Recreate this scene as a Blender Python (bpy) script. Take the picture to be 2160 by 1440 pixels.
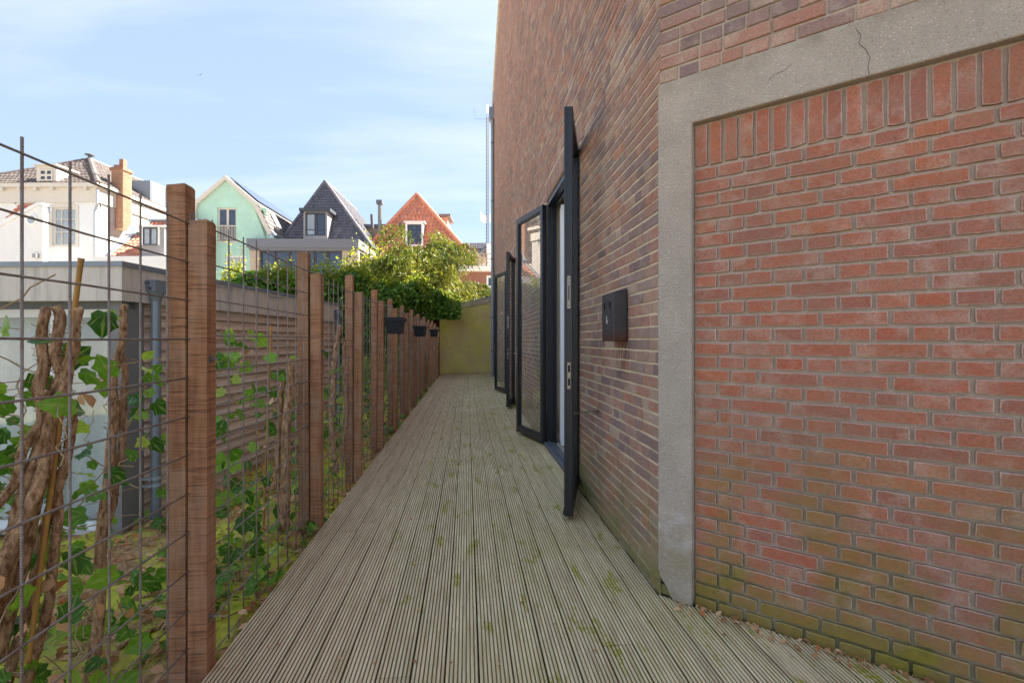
import bpy, math, random
import numpy as np
from mathutils import Matrix, Vector

random.seed(7); rng = np.random.default_rng(7)
for o in list(bpy.data.objects): bpy.data.objects.remove(o, do_unlink=True)
S = bpy.context.scene
COL = S.collection
R = math.radians
# ------------------------------------------------------------------ camera, sky, sun, exposure
F = 1040.0                       # focal length in photo pixels (2160 wide)
YAW = math.atan(95 / F)          # camera turned to the right of the deck direction
EYE = 1.30
cam = bpy.data.cameras.new('camera'); camo = bpy.data.objects.new('camera', cam); COL.objects.link(camo)
camo.location = (0, 0, EYE); camo.rotation_euler = (R(90), 0, -YAW)
cam.sensor_width = 36; cam.lens = 36 * F / 2160; cam.clip_start = 0.05; cam.clip_end = 3000
cam.shift_y = -2.0 / 2160
S.camera = camo
SUN_AZ, SUN_EL = R(62), R(42)    # azimuth from +Y towards +X
w = bpy.data.worlds.new('World'); S.world = w; w.use_nodes = True
nt = w.node_tree; nt.nodes.clear()
out = nt.nodes.new('ShaderNodeOutputWorld'); bg = nt.nodes.new('ShaderNodeBackground')
sky = nt.nodes.new('ShaderNodeTexSky'); sky.sky_type = 'NISHITA'; sky.sun_disc = False
sky.sun_elevation = SUN_EL; sky.sun_rotation = SUN_AZ; sky.air_density = 1.0; sky.dust_density = 0.25; sky.ozone_density = 2.0
tc = nt.nodes.new('ShaderNodeTexCoord'); sep = nt.nodes.new('ShaderNodeSeparateXYZ')
mp = nt.nodes.new('ShaderNodeMapping'); mp.inputs['Rotation'].default_value = (0, 0, R(28)); mp.inputs['Scale'].default_value = (0.45, 1.5, 1.0)
dv = nt.nodes.new('ShaderNodeVectorMath'); dv.operation = 'DIVIDE'
cmb = nt.nodes.new('ShaderNodeCombineXYZ'); az = nt.nodes.new('ShaderNodeMath'); az.operation = 'ADD'; az.inputs[1].default_value = 0.22
mx0 = nt.nodes.new('ShaderNodeMath'); mx0.operation = 'MAXIMUM'; mx0.inputs[1].default_value = 0.02
L = nt.links.new
L(tc.outputs['Generated'], sep.inputs[0]); L(sep.outputs['Z'], mx0.inputs[0]); L(mx0.outputs[0], az.inputs[0])
for i in range(3): L(az.outputs[0], cmb.inputs[i])
L(tc.outputs['Generated'], dv.inputs[0]); L(cmb.outputs[0], dv.inputs[1]); L(dv.outputs[0], mp.inputs[0])
n1 = nt.nodes.new('ShaderNodeTexNoise'); n1.inputs['Scale'].default_value = 1.15; n1.inputs['Detail'].default_value = 8; n1.inputs['Roughness'].default_value = 0.55
n1.inputs['Distortion'].default_value = 0.5
L(mp.outputs[0], n1.inputs['Vector'])
cr = nt.nodes.new('ShaderNodeValToRGB'); cr.color_ramp.elements[0].position = 0.47; cr.color_ramp.elements[1].position = 0.78
cr.color_ramp.elements[1].color = (0.75, 0.75, 0.75, 1)
L(n1.outputs['Fac'], cr.inputs[0])
mixc = nt.nodes.new('ShaderNodeMix'); mixc.data_type = 'RGBA'; mixc.inputs[7].default_value = (1.68, 2.12, 3.0, 1)
mixc.inputs[0].default_value = 0.78; L(sky.outputs[0], mixc.inputs[6])
mixd = nt.nodes.new('ShaderNodeMix'); mixd.data_type = 'RGBA'; mixd.inputs[7].default_value = (3.1, 3.35, 3.75, 1)
L(cr.outputs[0], mixd.inputs[0]); L(mixc.outputs[2], mixd.inputs[6]); L(mixd.outputs[2], bg.inputs[0])
bg.inputs[1].default_value = 0.061
L(bg.outputs[0], out.inputs[0])
sl = bpy.data.lights.new('sun', 'SUN'); sl.energy = 5.0; sl.angle = R(0.5); sl.color = (1.0, 0.93, 0.82)
so = bpy.data.objects.new('sun', sl); COL.objects.link(so)
sd = Vector((math.sin(SUN_AZ) * math.cos(SUN_EL), math.cos(SUN_AZ) * math.cos(SUN_EL), math.sin(SUN_EL)))
so.rotation_euler = sd.to_track_quat('Z', 'Y').to_euler(); so.location = (8, 5, 30)
S.view_settings.view_transform = 'Standard'; S.view_settings.look = 'None'
S.view_settings.exposure = 2.55; S.view_settings.gamma = 1.0
try: S.view_settings.use_curve_mapping = False
except Exception: pass
S.render.engine = 'CYCLES'
S.cycles.max_bounces = 10; S.cycles.diffuse_bounces = 5; S.cycles.transparent_max_bounces = 12

# ------------------------------------------------------------------ helpers
CY, SY = math.cos(YAW), math.sin(YAW)
def cw(X, Z, h=0.0):             # metres right of / in front of the lens -> world
    return Vector((CY * X + SY * Z, -SY * X + CY * Z, h))
def at(px, py, Z):               # a photo pixel at a depth -> world
    return cw((px - 1080) * Z / F, Z, EYE + (722 - py) * Z / F)
def lin(c):
    c = c / 255.0
    return c / 12.92 if c <= 0.04045 else ((c + 0.055) / 1.055) ** 2.4
def rgb(r, g, b): return (lin(r), lin(g), lin(b), 1)

WM = {}
def place(o, parent=None, M=None):
    M = M or Matrix.Identity(4)
    COL.objects.link(o)
    if parent is not None:
        o.parent = parent; o.matrix_parent_inverse = WM[parent].inverted()
    o.matrix_basis = M; WM[o] = M.copy()
    return o
def tag(o, label=None, cat=None, group=None, kind=None):
    if label: o['label'] = label
    if cat: o['category'] = cat
    if group: o['group'] = group
    if kind: o['kind'] = kind
    return o
def thing(name, loc, label, cat, group=None, rz=0.0):
    o = bpy.data.objects.new(name, None); o.empty_display_size = 0.2
    place(o, None, Matrix.Translation(Vector(loc)) @ Matrix.Rotation(rz, 4, 'Z'))
    return tag(o, label, cat, group)
def inst(src, name, parent, M):  # a further object on the same mesh
    o = bpy.data.objects.new(name, src.data if hasattr(src, 'data') else src)
    return place(o, parent, M)

class MB:
    def __init__(s): s.v = []; s.f = []; s.r = []
    def add(s, v, f, r=0.0):
        b = len(s.v); s.v += [tuple(p) for p in v]; s.f += [tuple(i + b for i in q) for q in f]; s.r += [r] * len(f); return s
    def box(s, x0, x1, y0, y1, z0, z1, r=0.0):
        v = [(x0, y0, z0), (x1, y0, z0), (x1, y1, z0), (x0, y1, z0), (x0, y0, z1), (x1, y0, z1), (x1, y1, z1), (x0, y1, z1)]
        return s.add(v, [(0, 3, 2, 1), (4, 5, 6, 7), (0, 1, 5, 4), (1, 2, 6, 5), (2, 3, 7, 6), (3, 0, 4, 7)], r)
    def bbox(s, x0, x1, y0, y1, z0, z1, b=0.004, r=0.0):   # box with chamfered vertical and top edges
        v = []
        for z, i in ((z0, 0), (z1 - b, 0), (z1, b)):
            a, c, d, e = x0 + i, x1 - i, y0 + i, y1 - i
            bb = b
            v += [(a + bb, d, z), (c - bb, d, z), (c, d + bb, z), (c, e - bb, z), (c - bb, e, z), (a + bb, e, z), (a, e - bb, z), (a, d + bb, z)]
        f = [tuple(range(7, -1, -1)), tuple(range(16, 24))]
        for k in (0, 8):
            for i in range(8):
                j = (i + 1) % 8; f.append((k + i, k + j, k + j + 8, k + i + 8))
        return s.add(v, f, r)
    def prism(s, pts, d, r=0.0):   # polygon pts (3d) extruded by vector d
        n = len(pts); d = Vector(d); P = [Vector(p) for p in pts]
        v = P + [p + d for p in P]
        f = [tuple(range(n - 1, -1, -1)), tuple(range(n, 2 * n))] + [(i, (i + 1) % n, n + (i + 1) % n, n + i) for i in range(n)]
        return s.add(v, f, r)
    def tube(s, pts, rad, n=8, r=0.0, cap=True):
        P = [Vector(p) for p in pts]
        if not hasattr(rad, '__len__'): rad = [rad] * len(P)
        v = []; f = []
        t = (P[1] - P[0]).normalized(); a = t.orthogonal().normalized()
        for i, p in enumerate(P):
            t = (P[min(i + 1, len(P) - 1)] - P[max(i - 1, 0)]).normalized()
            a = (a - t * a.dot(t)).normalized(); b = t.cross(a)
            for k in range(n):
                q = 2 * math.pi * k / n; v.append(p + (a * math.cos(q) + b * math.sin(q)) * rad[i])
        for i in range(len(P) - 1):
            for k in range(n):
                j = (k + 1) % n; f.append((i * n + k, i * n + j, i * n + n + j, i * n + n + k))
        if cap: f += [tuple(range(n - 1, -1, -1)), tuple(range((len(P) - 1) * n, len(P) * n))]
        return s.add(v, f, r)
    def quad(s, a, b, c, d, r=0.0): return s.add([a, b, c, d], [(0, 1, 2, 3)], r)
    def mesh(s, name, mat, smooth=False):
        m = bpy.data.meshes.new(name); m.from_pydata([tuple(p) for p in s.v], [], s.f)
        at_ = m.attributes.new('rnd', 'FLOAT', 'FACE'); at_.data.foreach_set('value', np.array(s.r, dtype=np.float32))
        if mat: m.materials.append(mat)
        if smooth: m.polygons.foreach_set('use_smooth', [True] * len(m.polygons))
        m.update(); return m
    def build(s, name, mat, parent=None, M=None, smooth=False):
        return place(bpy.data.objects.new(name, s.mesh(name, mat, smooth)), parent, M)

# ------------------------------------------------------------------ materials
class NT:
    def __init__(s, name):
        s.m = bpy.data.materials.new(name); s.m.use_nodes = True; s.t = s.m.node_tree
        s.b = s.t.nodes['Principled BSDF']; s.out = s.t.nodes['Material Output']
        s.b.inputs['Specular IOR Level'].default_value = 0.3
        g = s.n('ShaderNodeNewGeometry'); s.pos = g.outputs['Position']
        s.obj = s.n('ShaderNodeTexCoord').outputs['Object']
        s._rnd = None
    def n(s, t): return s.t.nodes.new(t)
    def l(s, a, b): s.t.links.new(a, b)
    def put(s, sock, v):
        if isinstance(v, (int, float)): sock.default_value = v
        elif isinstance(v, tuple): sock.default_value = v
        else: s.l(v, sock)
    def math(s, op, a, b=0.0, clamp=False):
        n = s.n('ShaderNodeMath'); n.operation = op; n.use_clamp = clamp; s.put(n.inputs[0], a); s.put(n.inputs[1], b); return n.outputs[0]
    def rnd(s):
        if s._rnd is None:
            a = s.n('ShaderNodeAttribute'); a.attribute_name = 'rnd'; o = s.n('ShaderNodeObjectInfo')
            s._rnd = s.math('FRACT', s.math('ADD', a.outputs['Fac'], o.outputs['Random']))
        return s._rnd
    def rnd2(s): return s.math('FRACT', s.math('MULTIPLY', s.rnd(), 37.31))
    def scale(s, v, sc):
        m = s.n('ShaderNodeMapping'); m.inputs['Scale'].default_value = sc; s.l(v, m.inputs[0]); return m.outputs[0]
    def offs(s, v, r):     # shift coordinates by a random value so that pieces differ
        m = s.n('ShaderNodeVectorMath'); m.operation = 'ADD'; s.l(v, m.inputs[0])
        c = s.n('ShaderNodeCombineXYZ')
        k = s.math('MULTIPLY', r, 50.0)
        for i in range(3): s.l(k, c.inputs[i])
        s.l(c.outputs[0], m.inputs[1]); return m.outputs[0]
    def noise(s, v, sc, det=4, rough=0.55, dist=0.0):
        n = s.n('ShaderNodeTexNoise'); s.l(v, n.inputs['Vector']); n.inputs['Scale'].default_value = sc
        n.inputs['Detail'].default_value = det; n.inputs['Roughness'].default_value = rough; n.inputs['Distortion'].default_value = dist
        return n.outputs['Fac']
    def voro(s, v, sc, feat='F1'):
        n = s.n('ShaderNodeTexVoronoi'); n.feature = feat; s.l(v, n.inputs['Vector']); n.inputs['Scale'].default_value = sc; return n
    def ramp(s, fac, stops, interp='LINEAR'):
        n = s.n('ShaderNodeValToRGB'); n.color_ramp.interpolation = interp; e = n.color_ramp.elements
        while len(e) < len(stops): e.new(0.5)
        for i, (p, c) in enumerate(stops):
            e[i].position = p; e[i].color = c if isinstance(c, tuple) else (c, c, c, 1)
        s.put(n.inputs[0], fac); return n.outputs[0]
    def mix(s, fac, a, b, mode='MIX'):
        n = s.n('ShaderNodeMix'); n.data_type = 'RGBA'; n.blend_type = mode
        s.put(n.inputs[0], fac); s.put(n.inputs[6], a); s.put(n.inputs[7], b); return n.outputs[2]
    def mapr(s, v, a, b, c=0.0, d=1.0):
        n = s.n('ShaderNodeMapRange'); n.interpolation_type = 'SMOOTHSTEP'; s.put(n.inputs[0], v)
        for i, q in enumerate((a, b, c, d)): n.inputs[i + 1].default_value = q
        return n.outputs[0]
    def xyz(s, v=None):
        n = s.n('ShaderNodeSeparateXYZ'); s.l(v or s.pos, n.inputs[0]); return n.outputs
    def bump(s, h, strength=0.5, dist=0.01):
        n = s.n('ShaderNodeBump'); n.inputs['Strength'].default_value = strength; n.inputs['Distance'].default_value = dist
        s.put(n.inputs['Height'], h); s.l(n.outputs[0], s.b.inputs['Normal'])
    def fin(s, col, rough=0.8, metal=0.0, spec=None):
        s.put(s.b.inputs['Base Color'], col); s.put(s.b.inputs['Roughness'], rough); s.b.inputs['Metallic'].default_value = metal
        if spec is not None: s.b.inputs['Specular IOR Level'].default_value = spec
        return s.m

def m_brick(name, stops, moss_h=0.0, moss=(0.13, 0.14, 0.03, 1), pale=0.25, moss_gain=1.0, all_moss=False, rust=False):
    t = NT(name); r = t.rnd(); p = t.offs(t.pos, r)
    c = t.ramp(r, stops)
    big = t.noise(t.pos, 1.3, 3)
    c = t.mix(t.ramp(t.noise(p, 22, 5, 0.7), [(0.35, 0.0), (0.75, 1.0)]), c, t.mix(0.5, c, rgb(176, 144, 124)), 'MIX')
    c = t.mix(t.ramp(t.noise(p, 9, 4, 0.6), [(0.5, 0.0), (0.72, pale)]), c, rgb(220, 202, 182))
    c = t.mix(t.ramp(t.noise(p, 120, 3, 0.7), [(0.3, 0.4), (0.6, 0.0)]), c, (0.06, 0.042, 0.035, 1))
    c = t.mix(t.ramp(big, [(0.35, 0.35), (0.65, 0.0)]), c, rgb(134, 108, 92))
    if moss_h > 0:
        z = t.xyz()[2]
        k = t.mapr(z, moss_h, 0.0)
        k = t.math('MULTIPLY', k, t.ramp(t.noise(t.pos, 3.2, 5, 0.65), [(0.38, 0.0), (0.62, 1.0)]))
        k = t.math('MAXIMUM', k, t.math('MULTIPLY', t.mapr(z, 0.32, 0.05), t.ramp(t.noise(t.pos, 2.1, 4), [(0.3, 0.1), (0.55, 0.8)])))
        k = t.math('MULTIPLY', k, moss_gain, True)
        c = t.mix(k, c, t.mix(t.noise(p, 30, 3), rgb(108, 104, 58), moss))
    if all_moss:
        k = t.ramp(t.noise(t.pos, 1.5, 6, 0.66), [(0.36, 0.0), (0.6, 0.85)])
        c = t.mix(0.55, c, rgb(226, 200, 142))
        c = t.mix(k, c, t.mix(t.ramp(t.noise(t.pos, 0.9, 4), [(0.4, 0.0), (0.6, 1.0)]), rgb(206, 196, 84), rgb(222, 206, 128)))
        c = t.mix(t.ramp(t.noise(t.scale(t.pos, (1, 1, .35)), 2.2, 5, .6), [(0.55, 0.0), (0.75, 0.6)]), c, rgb(138, 118, 74))
    if rust:     # rust run below the metal box
        px = t.math('ABSOLUTE', t.math('SUBTRACT', t.xyz()[1], 3.06)); pz = t.xyz()[2]
        a = t.math('MULTIPLY', t.mapr(px, 0.22, 0.06), t.math('MULTIPLY', t.mapr(pz, 0.85, 1.28), t.mapr(pz, 1.42, 1.32)))
        a = t.math('MULTIPLY', a, t.ramp(t.noise(t.scale(t.pos, (1, 14, 3)), 3, 4, 0.6), [(0.4, 0.0), (0.65, 0.9)]))
        c = t.mix(a, c, rgb(92, 52, 26))
    t.bump(t.math('ADD', t.noise(p, 90, 5, 0.7), t.math('MULTIPLY', t.noise(p, 14, 3), 1.5)), 0.55, 0.006)
    return t.fin(c, 0.9, spec=0.2)

def m_mortar(name, col, moss_h=0.0, all_moss=False):
    t = NT(name)
    c = t.mix(t.noise(t.pos, 40, 5, 0.7), col, tuple(x * 0.62 for x in col[:3]) + (1,))
    c = t.mix(t.ramp(t.noise(t.pos, 2.0, 4), [(0.45, 0.0), (0.75, 0.3)]), c, rgb(104, 90, 78))
    if moss_h > 0:
        k = t.math('MULTIPLY', t.mapr(t.xyz()[2], moss_h, 0.0), t.ramp(t.noise(t.pos, 3.2, 5, 0.65), [(0.36, 0.0), (0.6, 0.9)]))
        c = t.mix(k, c, rgb(98, 96, 52))
    if all_moss: c = t.mix(t.ramp(t.noise(t.pos, 1.7, 6, 0.62), [(0.34, 0.1), (0.58, 0.45)]), c, rgb(132, 122, 66))
    t.bump(t.noise(t.pos, 160, 5, 0.7), 0.6, 0.004)
    return t.fin(c, 0.95, spec=0.15)

def m_plain(name, col, rough=0.6, var=0.15, sc=8, bump=0.0, metal=0.0, spec=0.3, streak=0.0):
    t = NT(name)
    d = tuple(max(0, x * (1 - 2 * var)) for x in col[:3]) + (1,)
    c = t.mix(t.ramp(t.noise(t.pos, sc, 6, 0.65), [(0.3, 0.0), (0.75, 1.0)]), col, d)
    c = t.mix(t.math('MULTIPLY', t.rnd(), var), c, d)
    if streak > 0:
        c = t.mix(t.math('MULTIPLY', t.ramp(t.noise(t.scale(t.pos, (9, 9, 0.7)), 2, 5, 0.6), [(0.48, 0.0), (0.75, 1.0)]), streak), c, (0.10, 0.10, 0.085, 1))
    if bump > 0: t.bump(t.noise(t.pos, sc * 12, 4, 0.6), bump, 0.004)
    return t.fin(c, rough, metal, spec)

def m_leaf(name, stops, trans=0.45, rough=0.55, veins=False):
    t = NT(name)
    c = t.ramp(t.rnd(), stops)
    if veins:
        uv = t.n('ShaderNodeUVMap').outputs[0]; u, v, _ = t.xyz(uv)
        an = t.math('ABSOLUTE', t.math('ARCTAN2', u, t.math('ADD', v, 0.42)))
        pp = t.math('ABSOLUTE', t.math('SUBTRACT', t.math('FRACT', t.math('ADD', t.math('DIVIDE', an, 0.62), 0.5)), 0.5))
        rr = t.math('MULTIPLY', pp, t.math('ADD', t.math('ABSOLUTE', v), t.math('ABSOLUTE', u)))
        c = t.mix(t.mapr(rr, 0.035, 0.008, 0.0, 0.55), c, rgb(176, 190, 112))
        c = t.mix(t.ramp(t.noise(t.pos, 45, 4, .6), [(0.4, 0.45), (0.6, 0.0)]), c, t.mix(1.0, c, (.5, .55, .5, 1), 'MULTIPLY'))
    c = t.mix(t.math('MULTIPLY', t.noise(t.pos, 1.1, 3), 0.55), c, t.mix(1.0, c, (0.55, 0.6, 0.5, 1), 'MULTIPLY'))
    t.fin(c, rough, spec=0.35)
    tr = t.n('ShaderNodeBsdfTranslucent'); t.l(t.mix(1.0, c, (1.15, 1.15, 0.6, 1), 'MULTIPLY'), tr.inputs[0])
    mx = t.n('ShaderNodeMixShader'); mx.inputs[0].default_value = trans
    t.l(t.b.outputs[0], mx.inputs[1]); t.l(tr.outputs[0], mx.inputs[2]); t.l(mx.outputs[0], t.out.inputs[0])
    return t.m

def m_glass(name, tint=(0.95, 0.965, 0.955, 1), amt=1.0):
    t = NT(name)
    gl = t.n('ShaderNodeBsdfGlossy'); gl.inputs['Roughness'].default_value = 0.01; gl.inputs['Color'].default_value = (1, 1, 1, 1)
    tp = t.n('ShaderNodeBsdfTransparent'); tp.inputs[0].default_value = tint
    fr = t.n('ShaderNodeFresnel'); fr.inputs[0].default_value = 1.52
    bf = t.n('ShaderNodeNewGeometry').outputs['Backfacing']
    f2 = t.math('MULTIPLY', t.math('MULTIPLY', fr.outputs[0], t.math('SUBTRACT', 1.0, bf)), 1.5 * amt, True)
    df = t.n('ShaderNodeBsdfDiffuse'); df.inputs[0].default_value = (0.5, 0.52, 0.48, 1)
    m0 = t.n('ShaderNodeMixShader'); t.l(t.math('MULTIPLY', t.ramp(t.noise(t.pos, 5, 6, 0.7), [(0.4, 0.02), (0.8, 0.12)]), 1.0), m0.inputs[0])
    t.l(tp.outputs[0], m0.inputs[1]); t.l(df.outputs[0], m0.inputs[2])
    mx = t.n('ShaderNodeMixShader'); t.l(f2, mx.inputs[0]); t.l(m0.outputs[0], mx.inputs[1]); t.l(gl.outputs[0], mx.inputs[2])
    t.l(mx.outputs[0], t.out.inputs[0]); return t.m

M = {}
M['brick_panel'] = m_brick('panel_brick', [(0, rgb(192, 103, 72)), (0.3, rgb(195, 118, 89)), (0.55, rgb(173, 105, 85)), (0.8, rgb(201, 116, 76)), (1, rgb(186, 124, 100))], 1.15, moss=rgb(157, 137, 46), pale=0.4)
M['brick_wall'] = m_brick('wall_brick', [(0, rgb(206, 138, 108)), (0.18, rgb(176, 136, 122)), (0.36, rgb(146, 122, 120)), (0.52, rgb(202, 158, 132)), (0.68, rgb(182, 124, 104)), (0.84, rgb(206, 178, 154)), (1, rgb(134, 112, 110))], 0.75, moss=rgb(158, 150, 90), pale=0.4, rust=True)
M['brick_end'] = m_brick('end_brick', [(0, rgb(180, 145, 96)), (0.5, rgb(163, 136, 92)), (1, rgb(195, 158, 108))], all_moss=True)
M['brick_far'] = m_brick('far_brick', [(0, rgb(160, 104, 78)), (0.5, rgb(140, 88, 70)), (1, rgb(172, 118, 92))])
M['brick_edge'] = m_brick('brick_lime_edge', [(0, rgb(204, 164, 147)), (0.5, rgb(210, 178, 166)), (1, rgb(198, 155, 136))], 0.9, moss=rgb(157, 151, 70), pale=0.5)
M['mortar_panel'] = m_mortar('panel_mortar', rgb(208, 190, 168), 1.0)
M['mortar_wall'] = m_mortar('wall_mortar', rgb(245, 222, 184), 0.6)
M['mortar_end'] = m_mortar('end_mortar', rgb(246, 236, 190), all_moss=True)

t = NT('concrete'); n = t.noise(t.pos, 4, 6, 0.65)
c = t.mix(n, rgb(202, 187, 170), rgb(160, 147, 130))
v = t.voro(t.pos, 85); c = t.mix(t.ramp(v.outputs['Distance'], [(0.12, 0.75), (0.26, 0.0)]), c, t.mix(t.math('GREATER_THAN', t.noise(t.pos, 37, 2), 0.5), rgb(124, 114, 104), rgb(236, 224, 209)))
c = t.mix(t.ramp(t.noise(t.pos, 260, 2), [(0.3, 0.4), (0.5, 0.0)]), c, rgb(108, 100, 90))
vo = t.voro(t.scale(t.pos, (1, 1, 0.55)), 1.15, 'DISTANCE_TO_EDGE')
nz = t.xyz()[2]
k = t.math('MULTIPLY', t.mapr(nz, 0.55, 0.0), t.ramp(t.noise(t.pos, 5, 5), [(0.35, 0.0), (0.6, 0.9)]))
c = t.mix(k, c, rgb(150, 136, 101))
k = t.math('MULTIPLY', t.math('MULTIPLY', t.mapr(nz, 0.22, 0.34), t.mapr(nz, 0.5, 0.36)), t.ramp(t.noise(t.pos, 12, 5), [(0.45, 0.0), (0.65, 0.45)]))
c = t.mix(k, c, rgb(214, 212, 207))
k = t.math('MULTIPLY', t.mapr(nz, 2.5, 2.62), t.ramp(t.noise(t.pos, 7, 5), [(0.4, 0.0), (0.65, 0.7)])); c = t.mix(k, c, rgb(132, 119, 97))
t.bump(t.math('ADD', t.noise(t.pos, 130, 5, 0.7), v.outputs['Distance']), 0.6, 0.004)
M['concrete'] = t.fin(c, 0.92, spec=0.2)

t = NT('deck_wood'); p = t.offs(t.pos, t.rnd()); st = t.scale(p, (14, 0.7, 1))
c = t.mix(t.rnd2(), rgb(230, 204, 164), rgb(242, 218, 174))
c = t.mix(t.ramp(t.noise(st, 3.5, 6, 0.65), [(0.3, 0.75), (0.62, 0.0)]), c, rgb(158, 131, 98))
c = t.mix(t.ramp(t.noise(t.scale(p, (60, 2.5, 1)), 3, 4, 0.6), [(0.5, 0.0), (0.72, 0.5)]), c, rgb(248, 248, 213))
x, y, z = t.xyz()
c = t.mix(t.math('MULTIPLY', t.mapr(x, 0.2, -1.0), 0.35), c, rgb(188, 147, 115))
big = t.ramp(t.noise(t.pos, 0.9, 4, 0.6), [(0.35, 0.0), (0.7, 1.0)])
c = t.mix(t.math('MULTIPLY', t.math('MULTIPLY', t.mapr(x, -0.75, 0.5), big), 0.5), c, rgb(185, 167, 97))
mo = t.math('MULTIPLY', t.ramp(t.noise(t.scale(t.pos, (2.0, 0.55, 1)), 4.6, 4, 0.6, 0.3), [(0.585, 0.0), (0.64, 1.0)]), t.mapr(x, -0.75, -0.2))
mo = t.math('MULTIPLY', mo, t.ramp(t.noise(t.pos, 60, 4, 0.7), [(0.36, 0.0), (0.55, 1.0)]))
c = t.mix(mo, c, t.mix(t.noise(t.pos, 25, 2), rgb(182, 169, 50), rgb(142, 137, 48)))
gz = t.mapr(z, -0.0008, -0.0036)    # darker tone towards the bottom of the grooves
gm = t.math('MULTIPLY', gz, t.ramp(t.noise(t.scale(t.pos, (5, 0.8, 1)), 2.6, 4, 0.6), [(0.5, 0.0), (0.6, 0.9)]))
c = t.mix(t.math('MULTIPLY', gz, 0.85), c, t.mix(t.noise(t.pos, 3, 3), rgb(99, 82, 60), rgb(106, 99, 54)))
c = t.mix(t.math('MULTIPLY', gm, t.mapr(x, -0.9, -0.2)), c, rgb(120, 116, 34))
c = t.mix(t.ramp(t.noise(t.pos, 210, 3, 0.7), [(0.66, 0.0), (0.74, 0.8)]), c, rgb(248, 248, 201))
c = t.mix(t.ramp(t.noise(t.pos, 170, 3, 0.7), [(0.27, 0.8), (0.34, 0.0)]), c, rgb(88, 67, 50))
t.bump(t.noise(t.scale(p, (90, 6, 1)), 3, 5, 0.7), 0.5, 0.004)
M['deck'] = t.fin(c, 0.85, spec=0.2)

t = NT('fence_hardwood'); p = t.offs(t.pos, t.rnd())
c = t.mix(t.rnd2(), rgb(180, 123, 84), rgb(161, 123, 93))
c = t.mix(t.ramp(t.noise(t.scale(p, (18, 18, 1.2)), 2.2, 5, 0.6), [(0.35, 0.7), (0.65, 0.0)]), c, rgb(126, 86, 62))
saw = t.noise(t.scale(p, (3, 3, 75)), 2.0, 3, 0.6)
c = t.mix(t.ramp(saw, [(0.3, 0.85), (0.47, 0.0)]), c, rgb(76, 49, 39))
c = t.mix(t.ramp(saw, [(0.56, 0.0), (0.7, 0.4)]), c, rgb(215, 161, 117))
c = t.mix(t.ramp(t.noise(p, 5, 4), [(0.5, 0.0), (0.8, 0.6)]), c, rgb(173, 149, 124))
t.bump(t.math('ADD', saw, t.math('MULTIPLY', t.noise(t.scale(p, (60, 60, 4)), 3, 4), 0.6)), 0.55, 0.004)
M['post'] = t.fin(c, 0.8, spec=0.2)

t = NT('rebar_steel'); x, y, z = t.xyz()
c = t.mix(t.ramp(t.noise(t.pos, 18, 5, 0.7), [(0.4, 0.0), (0.65, 1.0)]), rgb(164, 154, 146), rgb(138, 112, 96))
wv = t.math('SINE', t.math('MULTIPLY', t.math('ADD', z, t.math('MULTIPLY', y, 0.999)), 900.0))
c = t.mix(t.mapr(wv, 0.2, -0.9, 0, 0.45), c, rgb(88, 78, 75))
t.bump(wv, 0.5, 0.002); M['rebar'] = t.fin(c, 0.6, 0.1)

t = NT('cedar_board'); p = t.offs(t.obj, t.rnd())
c = t.mix(t.rnd2(), rgb(245, 215, 189), rgb(209, 183, 163))
c = t.mix(t.ramp(t.noise(t.scale(p, (8, 0.5, 30)), 2, 5, 0.6), [(0.35, 0.7), (0.65, 0.0)]), c, rgb(161, 126, 105))
c = t.mix(t.ramp(t.noise(t.scale(p, (8, 0.8, 60)), 2, 5, 0.6), [(0.5, 0.0), (0.7, 0.5)]), c, rgb(248, 248, 244))
t.bump(t.noise(t.scale(p, (8, 1, 80)), 3, 4), 0.4, 0.004); M['cedar'] = t.fin(c, 0.85, spec=0.15)

M['fascia'] = m_plain('fascia_paint', rgb(220, 208, 194), 0.7, 0.08, 5, 0.1, streak=0.45)
M['zinc'] = m_plain('zinc', rgb(142, 150, 158), 0.45, 0.1, 9, 0.05, 0.4)
M['zinc_dark'] = m_plain('zinc_dark', rgb(104, 108, 114), 0.5, 0.1, 9, 0.05, 0.2)
M['zinc_pale'] = m_plain('zinc_pale', rgb(176, 182, 186), 0.5, 0.1, 9, 0.05, 0.2)
M['shed_frame'] = m_plain('shed_frame', rgb(132, 130, 128), 0.6, 0.06, 6)
M['frame_dark'] = m_plain('door_frame_paint', rgb(40, 43, 48), 0.38, 0.25, 14, 0.08, 0.0, 0.5)
M['steel'] = m_plain('stainless', rgb(150, 142, 130), 0.35, 0.12, 40, 0, 0.85)
M['black'] = m_plain('black_void', rgb(18, 18, 20), 0.7, 0.2, 20)
M['planter'] = m_plain('planter_plastic', rgb(44, 46, 52), 0.55, 0.25, 16, 0.1)
M['soil'] = m_plain('potting_soil', rgb(70, 54, 42), 0.95, 0.3, 60, 0.8)
M['white_wall'] = m_plain('white_plaster', rgb(220, 220, 218), 0.85, 0.05, 1.2, 0.1, streak=0.06)
M['cream'] = m_plain('cream_paint', rgb(203, 196, 184), 0.7, 0.05, 5)
M['render_cream'] = m_plain('cream_render', rgb(204, 199, 192), 0.9, 0.14, 1.0, 0.2, streak=0.2)
M['green_wall'] = m_plain('mint_render', rgb(178, 214, 196), 0.88, 0.09, 1.6, 0.15, streak=0.14)
M['white_paint'] = m_plain('white_paint', rgb(236, 234, 230), 0.6, 0.03, 6)
M['grey_paint'] = m_plain('grey_paint', rgb(150, 146, 146), 0.7, 0.05, 4)
M['anthracite'] = m_plain('anthracite_paint', rgb(70, 74, 82), 0.5, 0.06, 6)
M['grey_frame'] = m_plain('slate_grey_paint', rgb(112, 114, 122), 0.6, 0.06, 6)
M['beige_stone'] = m_plain('beige_stone', rgb(176, 160, 142), 0.85, 0.1, 5)
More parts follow.
